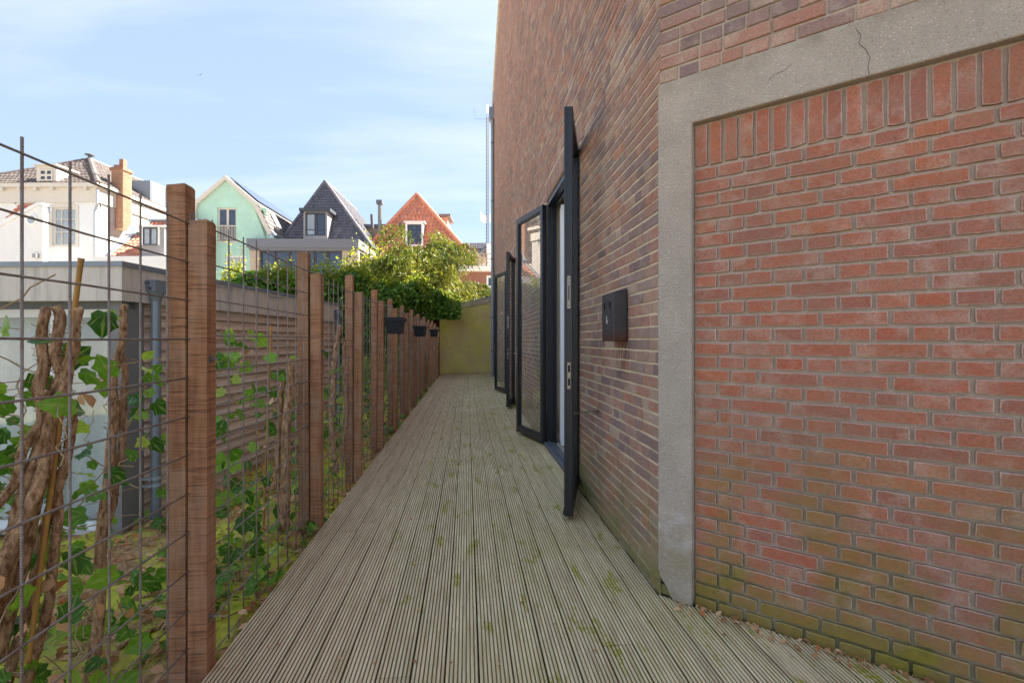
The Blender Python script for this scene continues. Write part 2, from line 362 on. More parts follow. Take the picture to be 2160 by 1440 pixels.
M['far_pane'] = m_plain('far_window_glass', rgb(58, 72, 92), 0.06, 0.3, 1.1, 0, 0.0, 0.9)
M['far_pane_pale'] = m_plain('far_window_net_curtain', rgb(168, 178, 184), 0.12, 0.22, 2.2, 0, 0.0, 0.8)
M['lead'] = m_plain('lead_flashing', rgb(166, 172, 182), 0.5, 0.15, 8, 0.1, 0.3)
M['solar'] = m_plain('solar_panel', rgb(70, 78, 96), 0.12, 0.1, 3, 0, 0.0, 0.8)
def m_tile(name, a, b, d):
    t = NT(name); c = t.ramp(t.rnd(), [(0, a), (0.6, b), (1, d)])
    c = t.mix(t.ramp(t.noise(t.pos, 2.2, 5, 0.65), [(0.45, 0.0), (0.72, 0.6)]), c, tuple(x * 0.55 for x in b[:3]) + (1,))
    t.bump(t.noise(t.pos, 25, 3), 0.3, 0.01); return t.fin(c, 0.7, spec=0.3)
M['tile_dark'] = m_tile('dark_roof_tile', rgb(96, 96, 104), rgb(110, 108, 114), rgb(84, 84, 92))
M['tile_orange'] = m_tile('orange_roof_tile', rgb(222, 150, 120), rgb(212, 137, 106), rgb(190, 135, 115))
M['tile_grey'] = m_tile('grey_roof_tile', rgb(116, 106, 100), rgb(98, 90, 88), rgb(130, 120, 112))
M['curtain'] = m_plain('white_curtain', rgb(226, 226, 226), 0.9, 0.03, 10)
M['room'] = m_plain('room_plaster', rgb(236, 234, 230), 0.9, 0.02, 3)
M['room_floor'] = m_plain('room_floor', rgb(196, 186, 172), 0.5, 0.08, 5)
M['glass'] = m_glass('door_glass'); M['shed_glass'] = m_glass('shed_glass', (0.93, 0.95, 0.94, 1), 0.8)
M['ivy'] = m_leaf('ivy_leaf', [(0, rgb(59, 100, 37)), (0.4, rgb(81, 127, 46)), (0.75, rgb(112, 156, 56)), (1, rgb(163, 193, 76))], 0.3)
M['lime'] = m_leaf('lime_leaf', [(0, rgb(108, 131, 36)), (0.5, rgb(148, 160, 50)), (1, rgb(185, 180, 81))], 0.5)
M['tree_leaf'] = m_leaf('weeping_leaf', [(0, rgb(74, 90, 32)), (0.5, rgb(98, 110, 40)), (0.85, rgb(124, 128, 50)), (1, rgb(160, 152, 66))], 0.35)
M['big_leaf'] = m_leaf('big_ivy_leaf', [(0, rgb(59, 107, 30)), (0.5, rgb(100, 152, 42)), (0.85, rgb(150, 193, 61)), (1, rgb(202, 218, 97))], 0.4, 0.38, True)
M['dead_leaf'] = m_leaf('dead_leaf', [(0, rgb(157, 105, 67)), (0.35, rgb(204, 150, 106)), (0.7, rgb(234, 188, 142)), (1, rgb(193, 115, 63))], 0.15, 0.8)
M['grass'] = m_leaf('moss_blade', [(0, rgb(152, 167, 44)), (0.5, rgb(205, 213, 59)), (1, rgb(248, 231, 99))], 0.4, 0.8)
M['straw'] = m_leaf('dry_twig', [(0, rgb(140, 108, 78)), (1, rgb(190, 164, 124))], 0.1, 0.9)
def m_bark(name, a, b):
    t = NT(name); n = t.noise(t.scale(t.pos, (1, 1, 0.4)), 55, 6, 0.7)
    c = t.mix(t.ramp(n, [(0.38, 0.0), (0.62, 1.0)]), b, a); t.bump(n, 1.0, 0.012); return t.fin(c, 0.95, spec=0.1)
M['bark'] = m_bark('ivy_bark', rgb(203, 164, 126), rgb(120, 85, 60))
M['bark_dark'] = m_bark('tree_bark', rgb(104, 88, 74), rgb(60, 48, 40))
M['cut_wood'] = m_plain('cut_wood', rgb(206, 172, 128), 0.85, 0.15, 60)
M['bamboo'] = m_plain('bamboo', rgb(188, 140, 72), 0.6, 0.2, 12)
M['brush'] = m_bark('brushwood', rgb(92, 66, 50), rgb(46, 32, 26))
t = NT('garden_ground'); n = t.noise(t.pos, 2.2, 6, 0.65)
c = t.mix(t.ramp(t.noise(t.pos, 26, 5, 0.7), [(0.35, 0.0), (0.65, 1.0)]), rgb(135, 107, 72), rgb(205, 170, 119))
c = t.mix(t.ramp(n, [(0.42, 0.0), (0.55, 0.95)]), c, t.mix(t.noise(t.pos, 35, 4), rgb(158, 166, 49), rgb(230, 227, 82)))
t.bump(t.noise(t.pos, 60, 6, 0.7), 0.8, 0.02); 
xx, yy, zz = t.xyz()
k = t.math('MAXIMUM', t.mapr(xx, -9, -13), t.math('MAXIMUM', t.mapr(xx, -1.02, -0.9), t.math('MAXIMUM', t.mapr(yy, 21, 24), t.mapr(yy, -2, -4))))
c = t.mix(k, c, t.mix(t.noise(t.pos, 0.7, 5), rgb(176, 166, 152), rgb(146, 136, 124)))  # unseen paving outside the garden, made pale to bounce light back
M['ground'] = t.fin(c, 0.95, spec=0.1)
# painted metal of the wall box: dark grey, rusting along its lower edge
t = NT('wall_box_metal'); z = t.xyz()[2]
c = t.mix(t.noise(t.pos, 14, 5), rgb(87, 85, 86), rgb(70, 68, 70))
k = t.math('MULTIPLY', t.mapr(z, 1.375, 1.30), t.ramp(t.noise(t.pos, 45, 5, 0.7), [(0.36, 0.0), (0.56, 1.0)]))
c = t.mix(k, c, t.mix(t.noise(t.pos, 90, 3), rgb(120, 70, 36), rgb(70, 40, 26))); t.bump(t.noise(t.pos, 120, 3), 0.1, 0.002)
M['wall_box'] = t.fin(c, 0.42, 0.3)

# ------------------------------------------------------------------ ground
def sstep(a, b, x):
    q = np.clip((x - a) / (b - a), 0, 1); return q * q * (3 - 2 * q)
def ghz(x, y):
    x = np.asarray(x, float); y = np.asarray(y, float); d = -x - 1.0
    g = -0.06 - 0.30 * sstep(0.25, 2.0, d) - 0.25 * sstep(0.02, -0.12, d)
    g = g + (0.018 * np.sin(x * 5.1 + y * 2.3) + 0.016 * np.sin(y * 6.7 - x * 3.1) + 0.012 * np.sin(x * 13 + y * 11)) * sstep(0.0, 0.15, d)
    return g
def build_ground():
    xs = np.concatenate([[-1500, -300, -80, -30, -14], np.arange(-10, -4.0, 0.4), np.arange(-4.0, -0.9, 0.08), [-0.5, 0.9, 3, 20, 100, 500, 1500]])
    ys = np.concatenate([[-1500, -200, -30, -6], np.arange(-1, 9, 0.1), np.arange(9, 22, 0.4), [26, 40, 80, 300, 1500]])
    X, Y = np.meshgrid(xs, ys); Z = ghz(X, Y)
    nx, ny = len(xs), len(ys)
    v = np.stack([X, Y, Z], -1).reshape(-1, 3).tolist()
    f = [(j * nx + i, j * nx + i + 1, (j + 1) * nx + i + 1, (j + 1) * nx + i) for j in range(ny - 1) for i in range(nx - 1)]
    mb = MB(); mb.add(v, f); o = mb.build('ground', M['ground'], smooth=True); tag(o, 'mossy garden ground with bare soil beside the deck', None, None, 'structure')
build_ground()

# ------------------------------------------------------------------ deck of grooved planks
CORNER = Vector((0.975, 2.44, 0)); ANG = R(-43)          # corner of the tall building, direction of its canted wall
UX = Vector((math.cos(ANG), math.sin(ANG), 0)); NX = Vector((math.sin(ANG), -math.cos(ANG), 0))
def build_deck():
    PW, GAP, TH = 0.1270, 0.0055, 0.026
    deck = thing('deck', (0, 8, 0), 'grooved timber deck between wire fence and brick wall', None); deck['kind'] = 'structure'
    pts = [(-PW / 2, -TH), (-PW / 2, -0.003), (-PW / 2 + 0.003, 0)]
    ng = 7; pitch = (PW - 0.012) / ng
    for k in range(ng):
        a = -PW / 2 + 0.006 + k * pitch
        pts += [(a + pitch * 0.32, 0), (a + pitch * 0.40, -0.005), (a + pitch * 0.62, -0.005), (a + pitch * 0.70, 0)]
    pts += [(PW / 2 - 0.003, 0), (PW / 2, -0.003), (PW / 2, -TH)]
    n = len(pts)
    mb = MB(); mb.add([(x, 0, z) for x, z in pts] + [(x, 1, z) for x, z in pts], [(i, i + 1, n + i + 1, n + i)[::-1] for i in range(n - 1)] + [tuple(range(n)), tuple(range(2 * n - 1, n - 1, -1))])
    me = mb.mesh('plank', M['deck'])
    x = -1.01 + PW / 2; col = 0
    X1 = 2.7
    while x < X1:
        y = -1.2 - random.random() * 2.6
        def cut(e): return CORNER.y - max(0.0, (e - CORNER.x)) * (0.682 / 0.731)
        yend = 19.86 if x + PW / 2 < CORNER.x + 0.006 else cut(x + PW / 2) + (0.0 if x - PW / 2 > CORNER.x else 0.0)
        slanted = x + PW / 2 > CORNER.x + 0.006
        while y < yend:
            ln = random.choice([3.0, 3.6, 3.6, 4.2]); e = min(y + ln, yend)
            if slanted and e > yend - 0.35: e = yend
            T = Matrix.Translation((x + random.uniform(-.0008, .0008), y, random.uniform(-.0012, .0012)))
            if slanted and e == yend:      # last board of the row, sawn along the canted wall
                m2 = MB(); m2.add([(a, 0, b) for a, b in pts] + [(a, min(cut(x + a) + 0.012, 19.86) - y, b) for a, b in pts], [(i, i + 1, n + i + 1, n + i)[::-1] for i in range(n - 1)] + [tuple(range(n)), tuple(range(2 * n - 1, n - 1, -1))])
                m2.build('plank', M['deck'], deck, T)
            else:
                inst(me, 'plank', deck, T @ Matrix.Diagonal((1, e - y - 0.003, 1, 1)))
            y = e
        x += PW + GAP; col += 1
    # joists below, seen in the gaps
    j = MB()
    for k in range(40): j.box(-1.0, 2.6 if k < 4 else 0.96, -0.6 + k * 0.52, -0.55 + k * 0.52, -0.12, -0.0275)
    j.build('joist', M['post'], deck)
    e = MB(); e.box(-1.008, -0.985, -1.2, 19.85, -0.16, -0.0275); e.build('edge_beam', M['post'], deck)
build_deck()

# ------------------------------------------------------------------ the tall brick building on the right
YEND = 19.88; EAVE = 9.9; RIDGE_Y, RIDGE_Z = 10.4, 12.9
def brick_mass(mb, O, U, Nn, bricks):
    """bricks: rows of (u0,u1,z0,z1,proud,rnd): chamfered blocks standing proud of the mortar plane, corners uneven"""
    B = np.array(bricks, float); n = len(B)
    if n == 0: return
    O = np.array(O); U = np.array(U); Nn = np.array(Nn)
    j = lambda a: rng.uniform(-a, a, n)
    V = np.zeros((n, 12, 3)); k = 0
    cor = [(0, 2), (1, 2), (1, 3), (0, 3)]
    ju = [j(0.0022) for _ in cor]; jz = [j(0.0018) for _ in cor]; jd = [j(0.0018) for _ in cor]
    for ring, ins in ((0, 0.0), (1, 0.0), (2, 0.0035)):
        for c, (a, b) in enumerate(cor):
            su = 1 if a == 0 else -1; sz = 1 if b == 2 else -1
            u = B[:, a] + su * ins + ju[c]; z = B[:, b] + sz * ins + jz[c]
            d = -0.004 * np.ones(n) if ring == 0 else (B[:, 4] - 0.003 + jd[c] if ring == 1 else B[:, 4] + jd[c])
            V[:, k, :] = O + u[:, None] * U + d[:, None] * Nn + z[:, None] * np.array([0, 0, 1.0]); k += 1
    base = [(8, 9, 10, 11)]
    for r0 in (0, 4):
        for c in range(4):
            d = (c + 1) % 4; base.append((r0 + c, r0 + d, r0 + 4 + d, r0 + 4 + c))
    b0 = len(mb.v); mb.v += [tuple(p) for p in V.reshape(-1, 3).tolist()]
    rr = B[:, 5]
    for i in range(n):
        o = b0 + i * 12
        for q in base: mb.f.append((q[0] + o, q[1] + o, q[2] + o, q[3] + o)); mb.r.append(float(rr[i]))
def row_fill(u0, u1, z0, z1, pr, head=0.105, stre=0.215, joint=0.011, start=None, mixr=0.5):
    out = []; u = u0 + (start or 0.0)
    while u < u1 - 0.02:
        L_ = (stre if random.random() < mixr else head) * random.uniform(0.95, 1.05)
        e = min(u + L_, u1)
        if u1 - e < 0.045: e = u1
        if e - u > 0.02: out.append((u + joint * 0.5 * 0, e - (joint if e < u1 else 0), z0, z1, pr * random.uniform(0.55, 1.3), random.random()))
        u = e
    return out

def build_tower():
    bld = thing('brick_building', CORNER, 'tall brown brick building with canted concrete-framed corner beside the deck', 'building')
    WX = 0.985
    holes = [(4.28, 6.09), (10.13, 11.94)]; HT = 3.03
    # --- mortar body of the side wall with two door openings
    mb = MB(); ys = [2.44, 4.28, 6.09, 10.13, 11.94, YEND]
    for i in range(5):
        a, b = ys[i], ys[i + 1]
        hole = (a, b) in holes
        z0 = HT if hole else -0.3
        mb.quad((WX, b, z0), (WX, a, z0), (WX, a, EAVE), (WX, b, EAVE))
    mb.add([(WX, YEND, EAVE), (WX, 2.44, EAVE), (WX, RIDGE_Y, RIDGE_Z)], [(0, 1, 2)])
    for a, b in holes:
        X2 = WX + 0.34
        mb.quad((WX, a, -0.02), (X2, a, -0.02), (X2, a, HT), (WX, a, HT)); mb.quad((WX, b, -0.02), (WX, b, HT), (X2, b, HT), (X2, b, -0.02))
        mb.quad((WX, a, HT), (X2, a, HT), (X2, b, HT), (WX, b, HT))
    side = mb.build('side_wall', M['mortar_wall'], bld)
    # --- bricks of the side wall
    O = (WX, YEND, 0); U = (0, -1, 0); Nn = (-1, 0, 0); C = 0.0655
    UL = YEND - 2.44
    bricks = []
    hz = [(YEND - b, YEND - a) for a, b in holes]
    row = 0; z = 0.005
    while z < RIDGE_Z - 0.1:
        z1 = z + C - 0.0105
        if z1 > EAVE:
            k = (z1 - EAVE) / (RIDGE_Z - EAVE); ua = (YEND - RIDGE_Y) * k; ub = UL - (RIDGE_Y - 2.44) * k
        else: ua, ub = 0.0, UL
        segs = [(ua, ub)]
        for h0, h1 in hz:
            if z < HT + 0.225:
                m = 0.0 if z1 < HT else 0.11
                new = []
                for a, b in segs:
                    if h1 + m <= a or h0 - m >= b: new.append((a, b))
                    else:
                        if h0 - m > a: new.append((a, h0 - m))
                        if h1 + m < b: new.append((h1 + m, b))
                segs = new
        for a, b in segs:
            jit = 0.0
            bricks += row_fill(a, b, z + random.uniform(-.0012, .0012), z1 + random.uniform(-.0015, .0012), 0.005, joint=0.0055, mixr=(0.25, 0.8)[row % 2])
        row += 1; z += C
    for h0, h1 in hz:       # soldier course over each door
        u = h0 - 0.1
        while u < h1 + 0.1:
            bricks.append((u, u + 0.056, HT + 0.006, HT + 0.212, 0.009, random.random())); u += 0.0665
    mb = MB(); brick_mass(mb, O, U, Nn, bricks)
    o = mb.build('brick', M['brick_wall'], side); tag(o, 'weathered brown bricks of the long side wall', None, None, 'stuff')
    # --- canted wall: plain body
    P = lambda u, d, z: CORNER + UX * u + NX * d + Vector((0, 0, z))
    CL = 9.0; HC = 10.4  # runs on out of view, lengthened so the building shades the deck
    mb = MB()
    mb.quad(P(0, -0.012, 2.55), P(CL, -0.012, 2.55), P(CL, -0.012, HC), P(0, -0.012, HC))
    mb.quad(P(0, -0.041, -0.3), P(CL, -0.041, -0.3), P(CL, -0.041, 2.58), P(0, -0.041, 2.58))
    cant = mb.build('canted_wall', M['mortar_panel'], bld)
    # the rest of the body: rear, far end and roof
    E = P(CL, -0.03, 0); mb = MB()
    a = Vector((WX + 0.01, YEND, 0)); b = Vector((14, YEND, 0)); c = Vector((14, E.y, 0)); d = Vector((E.x, E.y, 0))
    up = lambda v, h: Vector((v.x, v.y, h))
    mb.quad(b, a, up(a, EAVE), up(b, EAVE)); mb.quad(c, b, up(b, EAVE), up(c, EAVE)); mb.quad(d, c, up(c, EAVE), up(d, HC))
    mb.build('rear_wall', M['brick_far'], bld)
    mb = MB(); r0 = Vector((WX, RIDGE_Y, RIDGE_Z)); r1 = Vector((14, RIDGE_Y, RIDGE_Z)); q0 = Vector((WX, 2.44, EAVE)); q1 = Vector((14, 2.44, EAVE))
    mb.prism([up(a, EAVE + .01) - Vector((0.01, 0, 0)), up(b, EAVE + .01), r1, r0], (0, 0, 0.12)); mb.prism([r0, r1, q1, q0], (0, 0, 0.12))
    mb.prism([q0, q1, up(c, EAVE), up(d, EAVE)], (0, 0, 0.15))
    roof = mb.build('roof', M['tile_grey'], bld)
    mb = MB(); mb.prism([(WX - 0.05, YEND, EAVE + 0.02), (WX - 0.05, RIDGE_Y, RIDGE_Z + 0.02), (WX - 0.05, RIDGE_Y, RIDGE_Z + 0.16), (WX - 0.05, YEND + 0.05, EAVE + 0.16)], (0.05, 0, 0)); mb.build('verge_board', M['white_paint'], roof)
    # --- concrete surround
    z0, z1, cwid = 2.36, 2.597, 0.17
    poly = [(0.0, 0.14), (0.012, 0.10), (0.045, 0.06), (0.062, 0.02), (0.078, 0.002), (cwid, 0.002), (cwid, z0), (2.75, z0), (2.75, z1), (0.0, z1)]
    mb = MB(); mb.prism([P(u, -0.10, z) for u, z in poly], NX * 0.112)
    o = mb.build('concrete_surround', M['concrete'], bld)
    bv = o.modifiers.new('bevel', 'BEVEL'); bv.width = 0.007; bv.segments = 3
    mb = MB()    # hairline cracks that run through the lintel
    def crack(uv, wd):
        pts = []
        for (u, z) in uv: pts.append((u, z))
        for (ua, za), (ub, zb) in zip(pts[:-1], pts[1:]):
            q = Vector((ub - ua, zb - za)).normalized(); nx_, nz_ = -q.y * wd, q.x * wd
            mb.add([P(ua - nx_, 0.0128, za - nz_), P(ub - nx_, 0.0128, zb - nz_), P(ub + nx_, 0.0128, zb + nz_), P(ua + nx_, 0.0128, za + nz_)], [(0, 1, 2, 3)])
    crack([(0.83, 2.56), (0.845, 2.53), (0.838, 2.50), (0.86, 2.47), (0.875, 2.43), (0.868, 2.40), (0.872, 2.362)], 0.0009)
    crack([(0.50, 2.45), (0.53, 2.475), (0.57, 2.48), (0.60, 2.50)], 0.0008)
    mb.build('crack', M['black'], o)
    # lower left chip of the column shows old brick behind
    mb = MB(); brick_mass(mb, P(0, -0.03, 0), UX, NX, [(0.002, 0.085, 0.004, 0.056, 0.012, .4), (0.002, 0.06, 0.067, 0.12, 0.012, .9)]); mb.build('brick', M['brick_wall'], bld)
    # --- brick infill of the panel: every brick an object, soldiers on top
    ph = 0.054; PIT = 0.0655; HD, ST, J = 0.108, 0.227, 0.0125
    cache = {}
    def bm_(wd, hg, kind):
        key = (round(wd, 3), round(hg, 3), kind)
        if key not in cache:
            ms = []
            for q in range(5):
                hx, hz_ = wd / 2, hg / 2; ring = []
                ns = max(2, int(wd / 0.036)); nz_ = max(2, int(hg / 0.036))
                for i in range(ns): ring.append((-hx + wd * i / ns, -hz_))
                for i in range(nz_): ring.append((hx, -hz_ + hg * i / nz_))
                for i in range(ns): ring.append((hx - wd * i / ns, hz_))
                for i in range(nz_): ring.append((-hx, hz_ - hg * i / nz_))
                n = len(ring)
                ring = [(x + random.uniform(-.0019, .0019), z + random.uniform(-.0017, .0017)) for x, z in ring]
                ring = [(x * (1 - .01 * (abs(x) > hx * .97 and abs(z) > hz_ * .9)), z * (1 - .06 * (abs(x) > hx * .97 and abs(z) > hz_ * .9))) for x, z in ring]
                dp = 0.0115 + random.uniform(-.002, .0015)
                v = [(x, 0.006, z) for x, z in ring] + [(x, -dp + 0.0022, z) for x, z in ring]
                fr = [(x * (1 - 0.0085 / wd), -dp + random.uniform(-.0004, .0004), z * (1 - 0.0075 / hg)) for x, z in ring]
                m = MB(); m.add(v + fr, [(i, (i + 1) % n, n + (i + 1) % n, n + i) for i in range(n)] + [(n + i, n + (i + 1) % n, 2 * n + (i + 1) % n, 2 * n + i) for i in range(n)] + [tuple(range(2 * n, 3 * n))])
                me_ = m.mesh('brick', M['brick_panel']); me_.materials.append(M['brick_edge'])
                for pi in range(n, 2 * n): me_.polygons[pi].material_index = 1
                ms.append(me_)
            cache[key] = ms
        return random.choice(cache[key])
    RZ = Matrix.Rotation(ANG, 4, 'Z')
    infill = MB()
    infill.quad(P(cwid - 0.01, -0.037, 0.001), P(2.75, -0.037, 0.001), P(2.75, -0.037, 2.37), P(cwid - 0.01, -0.037, 2.37))
    infill = infill.build('brick_panel', M['mortar_panel'], bld)
    rest = []
    def put(u, wd, z, hg, kind='s'):
        if u < 1.42:
            o = bpy.data.objects.new('brick', bm_(wd, hg, kind)); place(o, infill, Matrix.Translation(P(u + wd / 2, -0.0345 + random.uniform(-.001, .001), z + hg / 2)) @ RZ @ Matrix.Rotation(random.uniform(-.006, .006), 4, 'Y'))
        else: rest.append((u, u + wd, z, z + hg, 0.011, random.random()))
    top = 2.355 - 0.21; row = 0; z = top - PIT + 0.006; U0 = cwid + 0.006; U1 = 2.72
    while z > -0.06:
        u = U0; q = row % 4
        if q in (0, 2):
            first = 0.098 + (0.004 if q else 0)
            put(u, first, z, ph); u += first + J
            while u < U1: put(u, HD, z, ph); u += HD + J
        else:
            put(u, 0.158, z, ph); u += 0.158 + J
            if q == 3: put(u, HD, z, ph); u += HD + J
            while u < U1: put(u, ST + (HD * 0), z, ph); u += ST + J
        row += 1; z -= PIT
    u = U0
    while u < U1: put(u, 0.056, 2.152, 0.2, 'v'); u += 0.0685
    mb = MB(); brick_mass(mb, P(0, -0.032, 0), UX, NX, rest); o = mb.build('brick', M['brick_panel'], infill); o['kind'] = 'stuff'
    # base course, proud and mossy
    # --- bricks of the canted wall above the lintel
    bricks = []; z = z1 + 0.012; row = 0
    while z < 5.2:
        bricks += row_fill(0.002, 3.4, z, z + 0.055, 0.009, mixr=(0.3, 0.75)[row % 2]); z += 0.0665; row += 1
    mb = MB(); brick_mass(mb, P(0, -0.012, 0), UX, NX, bricks); o = mb.build('brick', M['brick_wall'], cant); tag(o, None, None, None, 'stuff')
    # --- doors
    def leaf(hx, hy, ex, ey, wd, lock=False, handle=False, flip=1):
        a = math.atan2(ey - hy, ex - hx); T = Matrix.Translation((hx, hy, 0)) @ Matrix.Rotation(a, 4, 'Z')
        z0, z1, th = 0.035, 2.985, 0.031
        m = MB(); st = 0.062
        m.bbox(0.0, st, -th, th, z0, z1, 0.004); m.bbox(wd - st, wd, -th, th, z0, z1, 0.004)
        m.box(st, wd - st, -th + .001, th - .001, z0 + .001, z0 + 0.085); m.box(st, wd - st, -th + .001, th - .001, z1 - 0.07, z1 - .001)
        b = 0.016
        for (p, q, r, s_) in ((st, st + b, z0 + .085, z1 - .07), (wd - st - b, wd - st, z0 + .085, z1 - .07)): m.box(p, q, -0.02, 0.02, r, s_)
        m.box(st + b, wd - st - b, -0.02, 0.02, z0 + .085, z0 + .101); m.box(st + b, wd - st - b, -0.02, 0.02, z1 - .086, z1 - .07)
        m.box(wd, wd + 0.004, -th + 0.008, -th + 0.02, z0 + 0.002, z1 - 0.002)
        m.box(0.02, wd - 0.02, -th - 0.012, -th, z0 + 0.004, z0 + 0.022)
        d = m.build('door', M['frame_dark'], bld, T)
        g = MB(); g.box(st + .004, wd - st - .004, -0.004, 0.004, z0 + .09, z1 - .075); g.build('pane', M['glass'], d, T)
        for hz_ in (0.25, 1.25, 2.15, 2.75):
            h = MB(); h.tube([(-0.012, flip * th, hz_), (-0.012, flip * th, hz_ + 0.11)], 0.011, 10); h.tube([(-0.012, flip * th, hz_ + .11), (-0.012, flip * th, hz_ + 0.122)], 0.007, 8); h.build('hinge', M['frame_dark'], d, T)
        if lock:
            for (l0, l1) in ((1.53, 1.765), (0.952, 1.143)):
                p = MB(); p.box(wd + .001, wd + 0.0062, -0.008, 0.016, l0, l1); pl = p.build('lock_plate', M['steel'], d, T)
                s_ = MB()
                if l0 > 1.2:
                    s_.box(wd + .004, wd + 0.0068, 0.0, 0.008, l0 + 0.06, l1 - 0.07)
                    for zz in (l0 + .02, l1 - .02, l1 - .045): s_.tube([(wd + .004, 0.004, zz), (wd + .0068, 0.004, zz)], 0.004, 8)
                else:
                    s_.box(wd + .004, wd + 0.0068, -0.003, 0.012, l0 + 0.025, l0 + 0.075); s_.box(wd + .004, wd + 0.0068, -0.003, 0.012, l1 - 0.07, l1 - 0.02)
                s_.build('slot', M['black'], pl, T)
        if handle:
            for sgn in (-1, 1):
                h = MB(); x = wd - 0.031; h.box(x - 0.014, x + 0.014, sgn * th, sgn * (th + 0.006), 0.98, 1.2)
                h.tube([(x, sgn * th, 1.12), (x, sgn * (th + 0.045), 1.12), (x - 0.03, sgn * (th + 0.052), 1.12), (x - 0.12, sgn * (th + 0.052), 1.118)], 0.008, 8); h.build('handle', M['steel'], d, T)
        return d
    A = leaf(0.958, 4.31, 0.728, 3.50, 0.845, lock=True, flip=-1)
    leaf(0.958, 6.06, 0.715, 6.87, 0.845, handle=True)
    leaf(0.958, 10.16, 0.775, 9.35, 0.845, lock=True, flip=-1)
    leaf(0.958, 11.91, 0.735, 12.72, 0.845, handle=True)
    for a, b in holes:
        m = MB(); X0, X1 = 0.995, 1.075
        m.bbox(X0, X1, a + .003, a + .062, 0.0, HT - .003); m.bbox(X0, X1, b - .062, b - .003, 0.0, HT - .003); m.box(X0 + .002, X1 - .002, a + .062, b - .062, HT - 0.062, HT - .003)
        m.box(X1, X1 + 0.03, a + .05, a + .075, 0.0, HT - .05); m.box(X1, X1 + 0.03, b - .075, b - .05, 0.0, HT - .05); m.box(X1, X1 + .03, a + .05, b - .05, HT - .085, HT - .05)
        f = m.build('door_frame', M['frame_dark'], bld)
        m = MB(); m.bbox(0.955, 1.085, a + .004, b - .004, 0.003, 0.045); m.box(1.0, 1.02, a + .062, b - .062, .045, .062); m.build('threshold', M['zinc_dark'], f)
        # the room behind
        m = MB(); x0, x1, y0, y1, h = WX + 0.33, WX + 4.2, a - 0.9, b + 0.9, 3.25
        m.quad((x1, y0, .03), (x1, y1, .03), (x1, y1, h), (x1, y0, h)); m.quad((x0, y0, .03), (x1, y0, .03), (x1, y0, h), (x0, y0, h)); m.quad((x0, y1, .03), (x0, y1, h), (x1, y1, h), (x1, y1, .03)); m.quad((x0, y0, h), (x1, y0, h), (x1, y1, h), (x0, y1, h))
        m.quad((x0, y0, 0), (x0, a, 0), (x0, a, h), (x0, y0, h)); m.quad((x0, b, 0), (x0, y1, 0), (x0, y1, h), (x0, b, h)); m.quad((x0, a, HT), (x0, b, HT), (x0, b, h), (x0, a, h))
        m.build('room_wall', M['room'], bld)
        m = MB(); m.quad((1.08, y0, .03), (x1, y0, .03), (x1, y1, .03), (1.08, y1, .03)); m.build('room_floor', M['room_floor'], bld)
        c = MB(); yy = np.linspace(b - 0.02, a + 0.1, 90); prev = None; V = []; Fq = []
        for i, y in enumerate(yy):
            x = 1.15 + 0.028 * math.sin(i * 0.75) + 0.012 * math.sin(i * 0.31)
            V += [(x, y, 0.06), (x + 0.006 * math.sin(i * .4), y, 1.5), (x, y, HT - 0.12)]
        Fq = [(i * 3 + k, i * 3 + 3 + k, i * 3 + 4 + k, i * 3 + 1 + k) for i in range(89) for k in (0, 1)]
        c.add(V, Fq)
        cu = c.build('curtain', M['curtain'], smooth=True)
        tag(cu, ('white curtain inside the doorway nearest the wall-mounted metal box', 'white curtain inside the doorway nearest the mossy end wall')[a > 8], 'curtain', 'curtains in the doorways')
    # wind hook that holds the near door leaf open
    m = MB(); p, q = Vector((0.972, 3.62, 0.778)), Vector((0.893, 4.06, 0.69))
    m.tube([p, q], 0.0045, 8); m.tube([p + Vector((0.02, 0, 0)), p, p + Vector((-.006, -0.012, -0.01)), p + Vector((0.0, -0.02, 0.004))], 0.006, 8)
    m.tube([q + Vector((.012 * math.cos(k), 0, .014 * math.sin(k))) for k in np.linspace(0, 6.28, 12)], 0.003, 6); m.build('door_hook', M['steel'], bld)
    # --- rainwater pipe at the far end
    m = MB(); X, Y = 0.922, 17.8
    m.tube([(X, Y, 0.0), (X, Y, 9.15)], 0.06, 14)
    m.prism([(X - .13, Y - .13, 9.25), (X + .075, Y - .13, 9.25), (X + .075, Y + .13, 9.25), (X - .13, Y + .13, 9.25)], (0, 0, 0.42)); m.tube([(X, Y, 9.1), (X - .02, Y, 9.26)], [.06, .11], 12)
    m.tube([(X, Y, 9.6), (X + .06, Y, 9.85), (X + .075, Y, 10.3)], .05, 10)
    p = m.build('downpipe', M['zinc'], bld)
    for zz in (2.1, 4.2, 6.3, 8.4, 0.9):
        m = MB(); m.tube([(X, Y, zz), (X, Y, zz + .05)], .068, 14); m.box(X + .05, WX, Y - .012, Y + .012, zz + .012, zz + .036); m.build('bracket', M['zinc_dark'], p)
    return bld
build_tower()

